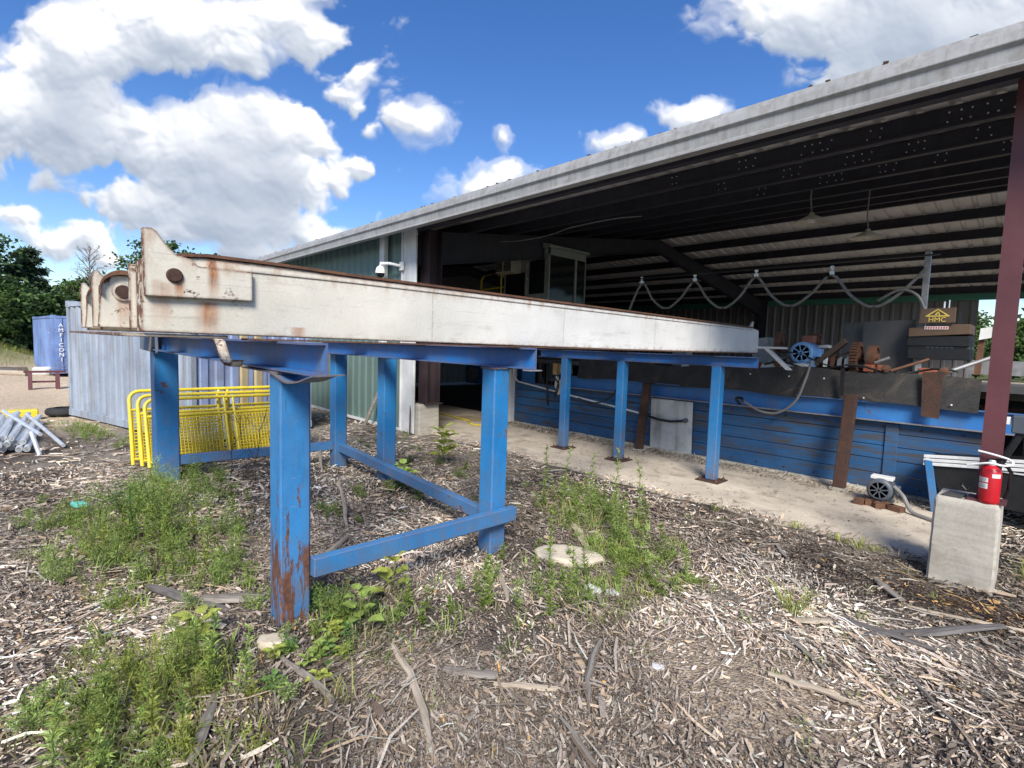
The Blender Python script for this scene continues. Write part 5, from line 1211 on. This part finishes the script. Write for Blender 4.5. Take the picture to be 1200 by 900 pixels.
def scatter(n0, cx, cy, rx, ry, fn, lo, hi, cols, P, rot=0.):
    n = max(1, int(n0*.76))
    for k in range(n):
        r = 1.4*rng.random()**.75; a = rng.uniform(0, 2*PI); dx, dy = rx*r*math.cos(a), ry*r*math.sin(a)
        x = cx+dx*math.cos(rot)-dy*math.sin(rot); y = cy+dx*math.sin(rot)+dy*math.cos(rot)
        c = cols[rng.integers(len(cols))]; fn(P, (x, y, float(gz(x, y))), rng.uniform(lo, hi)*(1.12-.42*min(r, 1.2)), c*rng.uniform(.85, 1.15))
P = NP()
F_ = lambda P, o, h, c: p_fennel(P, o, h, c, int(rng.integers(3, 6)))
Gs = lambda P, o, h, c: p_grass(P, o, h, c, 30, .06)
Gl = lambda P, o, h, c: p_grass(P, o, h, c, 16, .08)
Br = lambda P, o, h, c: p_broad(P, o, h, c, 8, .05)
# the big weed patch behind and left of the front leg
scatter(32, -5.4, .82, 1.2, .42, F_, .28, .58, [FEN, GREEN, FEN*.85], P, .1)
scatter(20, -6.1, .98, .55, .32, F_, .35, .55, [FEN, DEEP*1.3], P)
scatter(34, -5.3, .35, .9, .3, Gl, .14, .34, [YEL*.8, FEN, GREEN], P)
scatter(22, -5.0, .45, .7, .28, F_, .15, .35, [FEN*1.1, YEL*.7], P)
scatter(18, -4.6, 1.0, .5, .32, F_, .18, .38, [FEN], P)
scatter(24, -4.35, .62, .5, .25, Gl, .1, .25, [GREEN, YEL*.8], P)
scatter(16, -6.3, .1, .6, .22, F_, .12, .3, [FEN, GREEN], P)
scatter(34, -7.0, 1.35, .7, .4, F_, .2, .4, [FEN*.9, GREEN], P)
scatter(14, -4.0, 1.0, .4, .3, F_, .12, .28, [FEN, GREEN], P)
# near left patch
scatter(24, -2.95, .5, .55, .28, F_, .14, .36, [GREEN, FEN, YEL*.8], P, .3)
scatter(60, -2.9, .42, .65, .32, Gl, .12, .32, [GREEN, YEL*.85, DRY], P, .3)
scatter(26, -2.75, .12, .45, .2, F_, .1, .28, [FEN, GREEN], P)
scatter(24, -2.45, .4, .3, .24, Gl, .08, .24, [GREEN, DRY, YEL*.7], P)
scatter(20, -2.2, .2, .3, .2, Gl, .08, .2, [GREEN, FEN, YEL*.7], P)
# around the front leg and to its right
scatter(30, -2.95, 1.35, .3, .26, F_, .12, .27, [GREEN, FEN*.9, DEEP*1.3], P)
scatter(22, -2.72, 1.12, .22, .2, Br, .06, .14, [YEL, GREEN*1.3, DEEP*1.6], P)
scatter(26, -2.8, 1.6, .35, .3, Gl, .12, .26, [GREEN, FEN], P)
scatter(8, -3.5, 1.05, .3, .2, F_, .08, .2, [DEEP*1.5, FEN], P)
scatter(14, -2.55, 2.1, .5, .3, Gl, .08, .22, [GREEN, FEN, DRY], P)
# right hand strip toward the slab
scatter(60, -3.2, 4.2, .9, .38, Gl, .12, .33, [FEN*1.2, GREEN, YEL*.85], P, -.35)
scatter(70, -2.4, 3.6, .55, .3, Gs, .08, .2, [FEN*1.2, YEL*.8, GREEN], P, -.2)
scatter(30, -2.35, 3.7, .5, .3, F_, .12, .25, [FEN*1.15, GREEN], P)
scatter(22, -3.4, 4.4, .6, .3, F_, .2, .42, [FEN, GREEN], P, -.3)
scatter(34, -2.2, 2.85, .28, .22, Gl, .1, .26, [FEN*1.1, GREEN], P)
scatter(12, -2.55, 2.75, .3, .2, Gl, .08, .2, [FEN, DRY], P)
# under the deck and by the far legs
scatter(10, -5.3, 3.1, .35, .3, F_, .15, .3, [DEEP*1.3, GREEN], P)
scatter(10, -5.0, 2.25, .35, .25, F_, .1, .22, [FEN, GREEN], P)
scatter(10, -4.4, 3.4, .5, .3, Gl, .08, .2, [GREEN, FEN], P)
scatter(10, -5.8, 4.3, .6, .35, F_, .1, .25, [GREEN, DEEP*1.4], P)
scatter(14, -8.3, 4.6, 1.2, .5, F_, .1, .25, [GREEN, DEEP*1.2], P)
scatter(20, -11.0, 2.0, .01, .01, Gl, .1, .2, [GREEN], P)
# along the near container and yard
scatter(40, -11.6, .72, 1.6, .25, Gl, .12, .32, [GREEN, FEN, YEL*.6], P, .27)
scatter(14, -11.2, .75, .8, .22, F_, .15, .35, [GREEN, FEN], P, .27)
scatter(10, -10, 1.2, .4, .2, F_, .1, .25, [GREEN, FEN], P)
# slab edge tufts
for x, y, h in ((-1.3, 5.62, .1), (-1.12, 5.55, .17), (-1.0, 5.6, .1), (-1.7, 5.66, .12), (-2.5, 5.6, .08)): p_grass(P, (x, y, .02), h, YEL*.9, 24, .07)
for k in range(220):
    x = rng.uniform(-7.5, -.2); y = rng.uniform(.1, 5.4); p_grass(P, (x, y, float(gz(x, y))), rng.uniform(.04, .12), [GREEN, FEN, DRY][rng.integers(3)], 9, .05)
def Sp(P, o, h, c): p_spike(P, o, h, c)
scatter(34, -5.3, .75, 1.1, .45, Sp, .25, .5, [FEN, GREEN, YEL*.8], P, .1)
scatter(26, -2.85, .4, .6, .32, Sp, .15, .36, [FEN, GREEN, YEL*.8], P, .3)
scatter(24, -3.1, 4.2, .9, .35, Sp, .25, .5, [FEN, GREEN], P, -.35)
scatter(26, -2.4, 2.9, .5, .7, Sp, .12, .32, [FEN, GREEN], P, -.2)
scatter(12, -2.7, 1.9, .4, .4, Sp, .12, .26, [FEN, GREEN], P)
scatter(14, -6.6, 1.4, .8, .4, Sp, .2, .4, [FEN, GREEN], P)
for (cx, cy, n_) in ((-5.3, .7, 26), (-2.8, .35, 26), (-3.0, 4.1, 22), (-2.3, 2.9, 16), (-2.8, 1.4, 12)):
    scatter(n_, cx, cy, .7, .4, Gl, .12, .34, [DRY*1.2, DRY, YEL*.9], P)
V, F, T = P.arrays()
tag(arr_mesh('weeds', V, F, T, M['leaf']), 'mixed green weeds and grass growing through the wood chips', 'weeds', kind='stuff')
print('weeds', len(F))
def plant(name, fn, x, y, h, col, label, group=None, z=None, cat='plant', **kw):
    Q = NP(); fn(Q, (x, y, float(gz(x, y)) if z is None else z), h, np.asarray(col), **kw); V, F, T = Q.arrays()
    return tag(arr_mesh(name, V, F, T, M['leaf'], None, (x, y, float(gz(x, y)))), label, cat, group)
plant('broadleaf_weed', p_broad, -6.0, 4.4, .55, YEL*.95, 'tall yellow green broadleaf weed by the slab edge behind the blue braces', n=26, size=.17)
plant('broadleaf_weed', p_broad, -3.05, 1.78, .3, YEL*.85, 'bright broadleaf weed right of the rusty front leg under the brace', n=10, size=.12)
plant('broadleaf_weed', p_broad, -2.78, 1.42, .24, GREEN*1.2, 'darker low broadleaf weed nearer the viewer than the bright one', n=10, size=.1)
plant('broadleaf_weed', p_broad, -3.25, .64, .18, YEL*.9, 'yellow tipped broadleaf weed in the near left weed patch', n=10, size=.11)
plant('broadleaf_weed', p_broad, -5.25, 3.25, .32, GREEN*1.5, 'round leaved green weed at the foot of the middle far leg', n=16, size=.14)
plant('spike_weed', p_spike, -5.2, .62, .52, DEEP*1.5, 'tall dark upright spike weed in the left weed patch', 'spike weeds')
plant('spike_weed', p_spike, -5.05, .7, .42, GREEN, 'second spike weed leaning close beside the tall dark one', 'spike weeds')
for x, y, h in ((-5.3, .55, .4), (-4.8, 1.05, .4), (-4.7, 1.3, .45), (-5.7, .8, .5)):
    plant('spike_weed', p_spike, x, y, h, GREEN, 'upright spike weed among feathery weeds left of the rusty leg', 'spike weeds')
for x, y, h in ((-2.72, .02, .34), (-2.55, .18, .22), (-2.68, .3, .2), (-2.85, .62, .42), (-2.65, .72, .36), (-3.0, .6, .3)):
    plant('spike_weed', p_spike, x, y, h, FEN*1.15, 'light green spike weed in the near left foreground patch', 'spike weeds')
for x, y, h in ((-3.25, 4.3, .68), (-3.05, 4.35, .75), (-2.8, 4.5, .7), (-3.6, 4.2, .7), (-4.1, 4.45, .6), (-2.7, 3.95, .5)):
    plant('spike_weed', p_spike, x, y, h, FEN*1.1, 'tall green spike weed between the blue legs and the slab', 'spike weeds')
for x, y, h in ((-2.25, 2.72, .42), (-2.4, 2.6, .36), (-2.62, 2.95, .5), (-2.5, 2.2, .28), (-2.68, 2.35, .3), (-1.95, 3.4, .28), (-1.85, 3.7, .3)):
    plant('spike_weed', p_spike, x, y, h, GREEN*1.15, 'slim spike weed around the flat cream stone', 'spike weeds')
plant('grass_tuft', p_grass, -1.12, 3.8, .28, YEL, 'lone yellow green grass tuft in the chips below the slab', cat='grass tuft', n=60, spread=.06)
plant('grass_tuft', p_grass, .05, 5.9, .32, YEL*.9, 'bright grass tuft right of the grey pier', cat='grass tuft', n=90, spread=.14)
plant('grass_tuft', p_grass, .28, 5.75, .26, YEL*.8, 'second bright grass tuft at the right picture edge', cat='grass tuft', n=80, spread=.14)
for x, y, h in ((-6.6, 1.95, .95), (-6.2, 2.0, .8), (-6.9, 1.75, .85)):
    plant('bare_twig', p_twig, x, y, h, (.06, .045, .035), 'bare dark twig standing before the yellow mesh fence', 'bare twigs by the fence', cat='twig')

# ------------------------------------------------------------------ trees
def tree(x, y, h, cr, kind, label, cols, n=5000, leaf=.3, z=0, group='trees behind the yard', crown0=.2):
    root = empty('tree', (x, y, z), label, 'tree', group); rr = np.random.default_rng(int(abs(x*13+y*101))+5)
    m = MB(); ph = rr.uniform(0, 6); tp = [(x+.12*h*.1*math.sin(k*.9+ph), y+.1*h*.1*math.cos(k*1.1+ph), z+h*k/8*.96) for k in range(9)]
    m.tube(tp, [h*.022*(1.05-k/8) +.01 for k in range(9)], 8)
    nb = 26 if kind != 'bare' else 46; C = []
    for k in range(nb):
        f = crown0+(1-crown0)*(k+.5)/nb; i = min(7, int(f/.96*8)); b = Vector(tp[i]).lerp(Vector(tp[min(8, i+1)]), min(1, f/.96*8-i)); a = k*2.4+rr.uniform(-.4, .4)
        if kind == 'conifer': L = cr*(1.05-f)**.75*rr.uniform(.75, 1.15); d = Vector((math.cos(a), math.sin(a), -.05+.5*f))
        elif kind == 'bare': L = cr*(1.1-f*.7)*rr.uniform(.6, 1.1); d = Vector((math.cos(a), math.sin(a), .75+.5*f))
        else: L = cr*math.sin(PI*min(1, .12+.88*(f-crown0)/(1-crown0)*.95))**.6*rr.uniform(.6, 1.1); d = Vector((math.cos(a), math.sin(a), .25+.35*f))
        d.normalize(); e = b+d*L; md = b.lerp(e, .5)+Vector((0, 0, .06*L)); m.tube([b, md, e], [h*.007*(1.1-f)+.012, h*.005*(1.1-f)+.01, .006], 5)
        if kind == 'bare':
            for q in range(7):
                s = b.lerp(e, rr.uniform(.3, 1)); g = s+(d+Vector(rr.normal(0, .5, 3))).normalized()*L*rr.uniform(.2, .5); m.tube([s, g], [.014, .005], 4)
                for w in range(3):
                    s2 = s.lerp(g, rr.uniform(.4, 1)); m.tube([s2, s2+Vector(rr.normal(0, .5, 3)+np.array([0, 0, .4])).normalized()*L*.22], [.007, .003], 3)
        else:
            for q in range(5): C.append((np.array(b.lerp(e, .35+.65*q/4)), L*(.32 if kind != 'conifer' else .26)+.15))
    m.build('trunk', M['bark'] if kind != 'bare' else M['bark_grey'], root, smooth=True)
    if kind == 'bare': return root
    Q = NP(); per = max(6, n//len(C))
    for c, s in C:
        N = int(per*rr.uniform(.5, 1.5)); s = s*rr.uniform(.7, 1.2)
        p = c+rr.normal(0, 1, (N, 3))*np.array([s*.55, s*.55, s*(.38 if kind != 'conifer' else .2)]); d = unit(rr.normal(0, 1, (N, 3))*[1, 1, .6]+np.array([0, 0, -.25 if kind == 'conifer' else 0]))
        col = np.asarray(cols[rr.integers(len(cols))])*rr.uniform(.75, 1.3)
        Q.leaf(p, d, leaf*rr.uniform(.6, 1.3, N), leaf*rr.uniform(.35, .7, N)*(1 if kind != 'conifer' else .6), col*rr.uniform(.75, 1.3, (N, 1)), .1, 1.2)
    V, F, T = Q.arrays(); arr_mesh('crown', V, F, T, M['leaf'], root, (x, y, z)); return root
TG = [(.06, .11, .035), (.08, .14, .04), (.045, .085, .035)]; TL = [(.11, .17, .045), (.085, .15, .04)]; TP = [(.05, .085, .05), (.065, .105, .055)]
tree(-41, -2.9, 7.0, 2.8, 'round', 'tall dark tree at the left edge of the yard', TG, 9000, .3)
tree(-43, .15, 6.7, 2.2, 'conifer', 'dark conifer with drooping tiers right of the tallest tree', TP, 9000, .34, crown0=.12)
tree(-38, -1.3, 4.3, 1.9, 'round', 'low broad leafy tree in front of the dark conifer', TL+TG, 7000, .26, crown0=.05)
tree(-40, .9, 3.6, 1.7, 'round', 'low leafy tree rising behind the far blue container', TG, 5000, .26, crown0=.05)
tree(-46, 3.3, 7.2, 2.0, 'bare', 'bare grey tree without leaves against the clouds', TG)
tree(-47, 2.8, 4.9, 2.2, 'round', 'low dense tree under the bare grey tree', TL, 6000, .3, crown0=.05)
tree(-49, 5.0, 5.6, 2.4, 'round', 'green tree between the bare tree and the deck end', TG, 6000, .32, crown0=.05)
tree(-48, 7.6, 8.6, 2.6, 'round', 'leafy tree top showing just over the white lugs', TL+TG, 7000, .3)
tree(-45, -5.5, 7.5, 3.0, 'round', 'dark tree partly outside the left edge', TG, 6000, .34)
tree(-50, 11, 8, 3, 'round', 'tree hidden mostly behind the white deck beam', TG, 4000, .4)
for k, (x, y, h) in enumerate(((-6, 62, 5.5), (-1.5, 60, 4.6), (2.5, 66, 6), (-11, 64, 6.5))):
    tree(x, y, h, 2.6, 'round', 'distant green tree seen through the open shed end', TL, 4000, .35, crown0=.05, group='trees beyond the open shed end')
# far woods all around the horizon
Q = NP()
for k in range(420):
    a = rng.uniform(0, 2*PI); r = rng.uniform(95, 120); c = np.array([math.cos(a)*r, math.sin(a)*r, 0]); h = rng.uniform(4, 8.5)
    N = 70; p = c+rng.normal(0, 1, (N, 3))*[2.4, 2.4, 0]+np.stack([0*np.arange(N), 0*np.arange(N), h*rng.random(N)**.8], -1); col = np.array(TG[k % 3])*rng.uniform(.8, 1.4)
    Q.leaf(p, unit(rng.normal(0, 1, (N, 3))), 2.0, 1.4, col*rng.uniform(.7, 1.3, (N, 1)), .1, 1.2)
V, F, T = Q.arrays(); tag(arr_mesh('woods', V, F, T, M['leaf']), 'far off line of green woods on the horizon', 'woods', kind='stuff')
# grass on the left bank
Q = NP()
for k in range(900):
    x = rng.normal(-35.5, 4); y = rng.normal(-2.2, 1.6); p_grass(Q, (x, y, float(gz(x, y))), rng.uniform(.25, .6), [YEL*.8, DRY*.9, GREEN*1.2][k % 3], 9, .25)
V, F, T = Q.arrays(); tag(arr_mesh('bank_grass', V, F, T, M['leaf']), 'pale tall grass on the bank below the left trees', 'grass', kind='stuff')

# ------------------------------------------------------------------ camera, sun, sky
CF = 601.27; yaw, pitch, roll = R(136.6163), R(4.37918), R(1.80948)
f = Vector((math.cos(yaw)*math.cos(pitch), math.sin(yaw)*math.cos(pitch), -math.sin(pitch))); r = Vector((math.sin(yaw), -math.cos(yaw), 0)); up = r.cross(f)
r2 = r*math.cos(roll)+up*math.sin(roll); u2_ = up*math.cos(roll)-r*math.sin(roll)
cam = bpy.data.cameras.new('camera'); co = bpy.data.objects.new('camera', cam); COL.objects.link(co)
m = Matrix((r2, u2_, -f)).transposed().to_4x4(); m.translation = (0, 0, 1.8); co.matrix_world = m
cam.sensor_width = 36; cam.lens = CF/1200*36; cam.clip_end = 3000; cam.clip_start = .05; S.camera = co
sd = Vector((.85, -.78, 1.0)).normalized()
sun = bpy.data.lights.new('sun', 'SUN'); sun.energy = SUN_E; sun.angle = R(SUN_A); sun.color = (1, .95, .87)
so = bpy.data.objects.new('sun', sun); COL.objects.link(so); so.rotation_euler = (-sd).to_track_quat('-Z', 'Y').to_euler()
w = bpy.data.worlds.new('World'); S.world = w; w.use_nodes = True
t = NT.__new__(NT); t.t = w.node_tree; t.n = t.t.nodes; t.l = t.t.links
bg = t.n['Background']
sky = t.add('ShaderNodeTexSky', sky_type='NISHITA', sun_disc=False); sky.sun_elevation = math.asin(sd.z); sky.sun_rotation = math.atan2(sd.x, sd.y); sky.air_density = 1.0; sky.dust_density = .35; sky.ozone_density = 2.2
tc = t.add('ShaderNodeTexCoord').outputs['Generated']
Fw = (math.cos(yaw), math.sin(yaw), 0); Rw = (math.sin(yaw), -math.cos(yaw), 0)
dn = t.math('ABSOLUTE', t.vmath('DOT_PRODUCT', tc, Fw)); dn = t.math('MAXIMUM', dn, .12)
du = t.math('DIVIDE', t.vmath('DOT_PRODUCT', tc, Rw), dn)
sz = t.add('ShaderNodeSeparateXYZ'); t.put(sz.inputs[0], tc)
dv = t.math('DIVIDE', sz.outputs[2], dn)
cx_ = t.add('ShaderNodeCombineXYZ'); t.put(cx_.inputs[0], du); t.put(cx_.inputs[1], dv); UV = cx_.outputs[0]
def px2uv(x, y):
    d = f+r2*((x-600)/CF)-u2_*((y-450)/CF); a = d.dot(Vector(Fw)); return d.dot(Vector(Rw))/a, d.z/a
# cumulus heaps: (place, radii, fullness)
BL = [(80,65,74,58,.9),(215,42,95,44,.85),(280,70,36,26,.6),(165,15,70,28,.7),(75,150,125,50,1.),(0,140,60,60,.9),(235,178,105,62,1.),(330,158,62,50,.9),(300,215,110,46,.9),(388,212,42,30,.6),(425,195,34,20,.5),(165,238,85,30,.7),(270,260,130,30,.75),(350,276,60,18,.5),
      (330,18,60,30,.38),(375,48,60,36,.38),(412,78,34,22,.36),(400,112,40,28,.36),(425,128,24,16,.4),(473,138,32,22,.42),(437,152,20,14,.3),(592,160,7,6,.22),(18,250,46,17,.5),(95,278,85,26,.55),(150,300,60,18,.45),(60,212,34,16,.36),(300,300,45,15,.5),
      (572,217,44,18,.5),(735,168,26,12,.4),(812,140,46,22,.45),(935,20,85,42,.75),(1090,45,170,75,1.),(1010,95,75,45,.7),(1200,60,120,80,.9),(1200,300,60,60,.9),(1190,150,90,90,.7)]
def hash2(i, j, k):
    v = np.sin(i*127.1+j*311.7+k*74.7)*43758.5453; return v-np.floor(v)
def worley(x, y, k):
    xi = np.floor(x); yi = np.floor(y); best = np.full(x.shape, 9.)
    for a in (-1, 0, 1):
        for b_ in (-1, 0, 1):
            cx, cy = xi+a, yi+b_; best = np.minimum(best, (cx+hash2(cx, cy, k)-x)**2+(cy+hash2(cx, cy, k+5.3)-y)**2)
    return np.sqrt(best)
def blur(a, n):
    for ax in (0, 1):
        for _ in range(2):
            c = np.cumsum(np.concatenate([np.repeat(a.take([0], ax), n+1, ax), a, np.repeat(a.take([-1], ax), n, ax)], ax), ax)
            L = a.shape[ax]; a = (c.take(range(2*n+1, 2*n+1+L), ax)-c.take(range(0, L), ax))/(2*n+1)
    return a
U0, U1_, V0, V1_ = -1.5, 1.5, -.1, 1.5
IW, IH = 1500, 800
uu, vv = np.meshgrid(np.linspace(U0, U1_, IW), np.linspace(V0, V1_, IH))
wu = uu+.07*(fbm(uu*7+3, vv*7+1, 4)-.5)+.02*(fbm(uu*30, vv*30+7, 3)-.5); wv_ = vv+.07*(fbm(uu*7+40, vv*7+21, 4)-.5)+.02*(fbm(uu*30+9, vv*30, 3)-.5)
acc = np.full(uu.shape, -.7); greyc = np.zeros(uu.shape)
for (x, y, rx, ry, a) in BL:
    c = px2uv(x, y); e = px2uv(x+rx*.5, y); k = px2uv(x, y-ry*.5); e0 = px2uv(x-rx*.5, y); k0 = px2uv(x, y+ry*.5)
    ax = abs(e[0]-e0[0])*1.15; ay = abs(k[1]-k0[1])*1.15
    q = (1-np.sqrt(((wu-c[0])/ax)**2+((wv_-c[1])/ay)**2))*a
    acc = np.log(np.exp(np.clip(acc, -3, 3)*14)+np.exp(np.clip(q, -3, 3)*14))/14
    if x > 1000 and y < 200: greyc = np.maximum(greyc, sst(q, -.1, .35))
bil = 0; am = 0
for o_, (fr_, am_) in enumerate(((7, .5), (15, .28), (31, .16), (64, .09), (130, .05))):
    bil = bil+am_*(1-np.minimum(1, worley(wu*fr_+o_*3.1, wv_*fr_*1.15+o_*7.7, o_*1.7))); am += am_
bil = bil/am
fb = fbm(wu*6+11, wv_*6+5, 7)
dns = acc*1.0+.035+(fb-.52)*1.0+(bil-.52)*1.05
alpha_np = sst(dns, .0, .2)*(.35+.65*sst(acc, .0, .3))
alpha_np = np.clip(alpha_np+sst(dns, .25, .5)*.5, 0, 1)
hgt = np.sqrt(np.maximum(dns, 0))
hb = .5*blur(hgt, 1)+.3*blur(hgt, 5)+.35*blur(hgt, 16)
gv, gu = np.gradient(hb, (V1_-V0)/IH, (U1_-U0)/IW)
nx_, ny_, nz_ = -gu*.1, -gv*.1, np.ones_like(gu); nl = np.sqrt(nx_**2+ny_**2+1)
lam = (nx_*.3+ny_*.8+nz_*.52)/nl
# thickness of cloud above each point
px_ = int(.16/(V1_-V0)*IH); cs_ = np.cumsum(np.concatenate([np.maximum(dns, 0), np.zeros((px_, IW))], 0), 0); thick = (cs_[px_:]-cs_[:-px_])/px_
thick = blur(thick, 4)
lit = np.clip(.47+.62*lam, 0, 1.15)*np.exp(-1.7*np.maximum(0, thick-.16))
lit = lit*(1-.5*greyc)
lit = np.clip(lit, 0, 1)
sh = np.array([.3, .36, .46]); md_ = np.array([.58, .62, .69]); hi = np.array([1., .985, .96])
l3 = lit[..., None]; colc = np.where(l3 < .5, sh+(md_-sh)*l3*2, md_+(hi-md_)*(l3*2-1))
img = bpy.data.images.new('cloud_field', IW, IH, alpha=True, float_buffer=True)
img.alpha_mode = 'CHANNEL_PACKED'
bufr = np.ones((IH, IW, 4), np.float32); bufr[..., :3] = colc; bufr[..., 3] = alpha_np; img.pixels.foreach_set(bufr.ravel()); img.update(); img.pack()
im = t.add('ShaderNodeTexImage', image=img, extension='CLIP', interpolation='Linear')
mp = t.vmath('MULTIPLY', t.vmath('SUBTRACT', UV, (U0, V0, 0)), (1/(U1_-U0), 1/(V1_-V0), 0)); t.put(im.inputs[0], mp)
alpha = im.outputs['Alpha']
cs = t.vmath('SCALE', im.outputs['Color'], scale=CLOUD_K)
hs = t.add('ShaderNodeHueSaturation'); t.put(hs.inputs['Color'], sky.outputs[0]); hs.inputs['Hue'].default_value = SKY_HUE; hs.inputs['Saturation'].default_value = SKY_SAT; hs.inputs['Value'].default_value = SKY_VAL
fin = t.mix(alpha, hs.outputs[0], cs)
t.put(bg.inputs['Color'], fin); bg.inputs['Strength'].default_value = SKY_STR
S.view_settings.view_transform = 'Standard'; S.view_settings.look = 'None'; S.view_settings.exposure = EXPO; S.view_settings.gamma = 1
S.view_settings.use_curve_mapping = False
S.cycles.max_bounces = 8; S.cycles.diffuse_bounces = 4; S.cycles.use_denoising = True
try: S.cycles.denoiser = 'OPENIMAGEDENOISE'
except Exception: pass
S.cycles.sample_clamp_indirect = 6
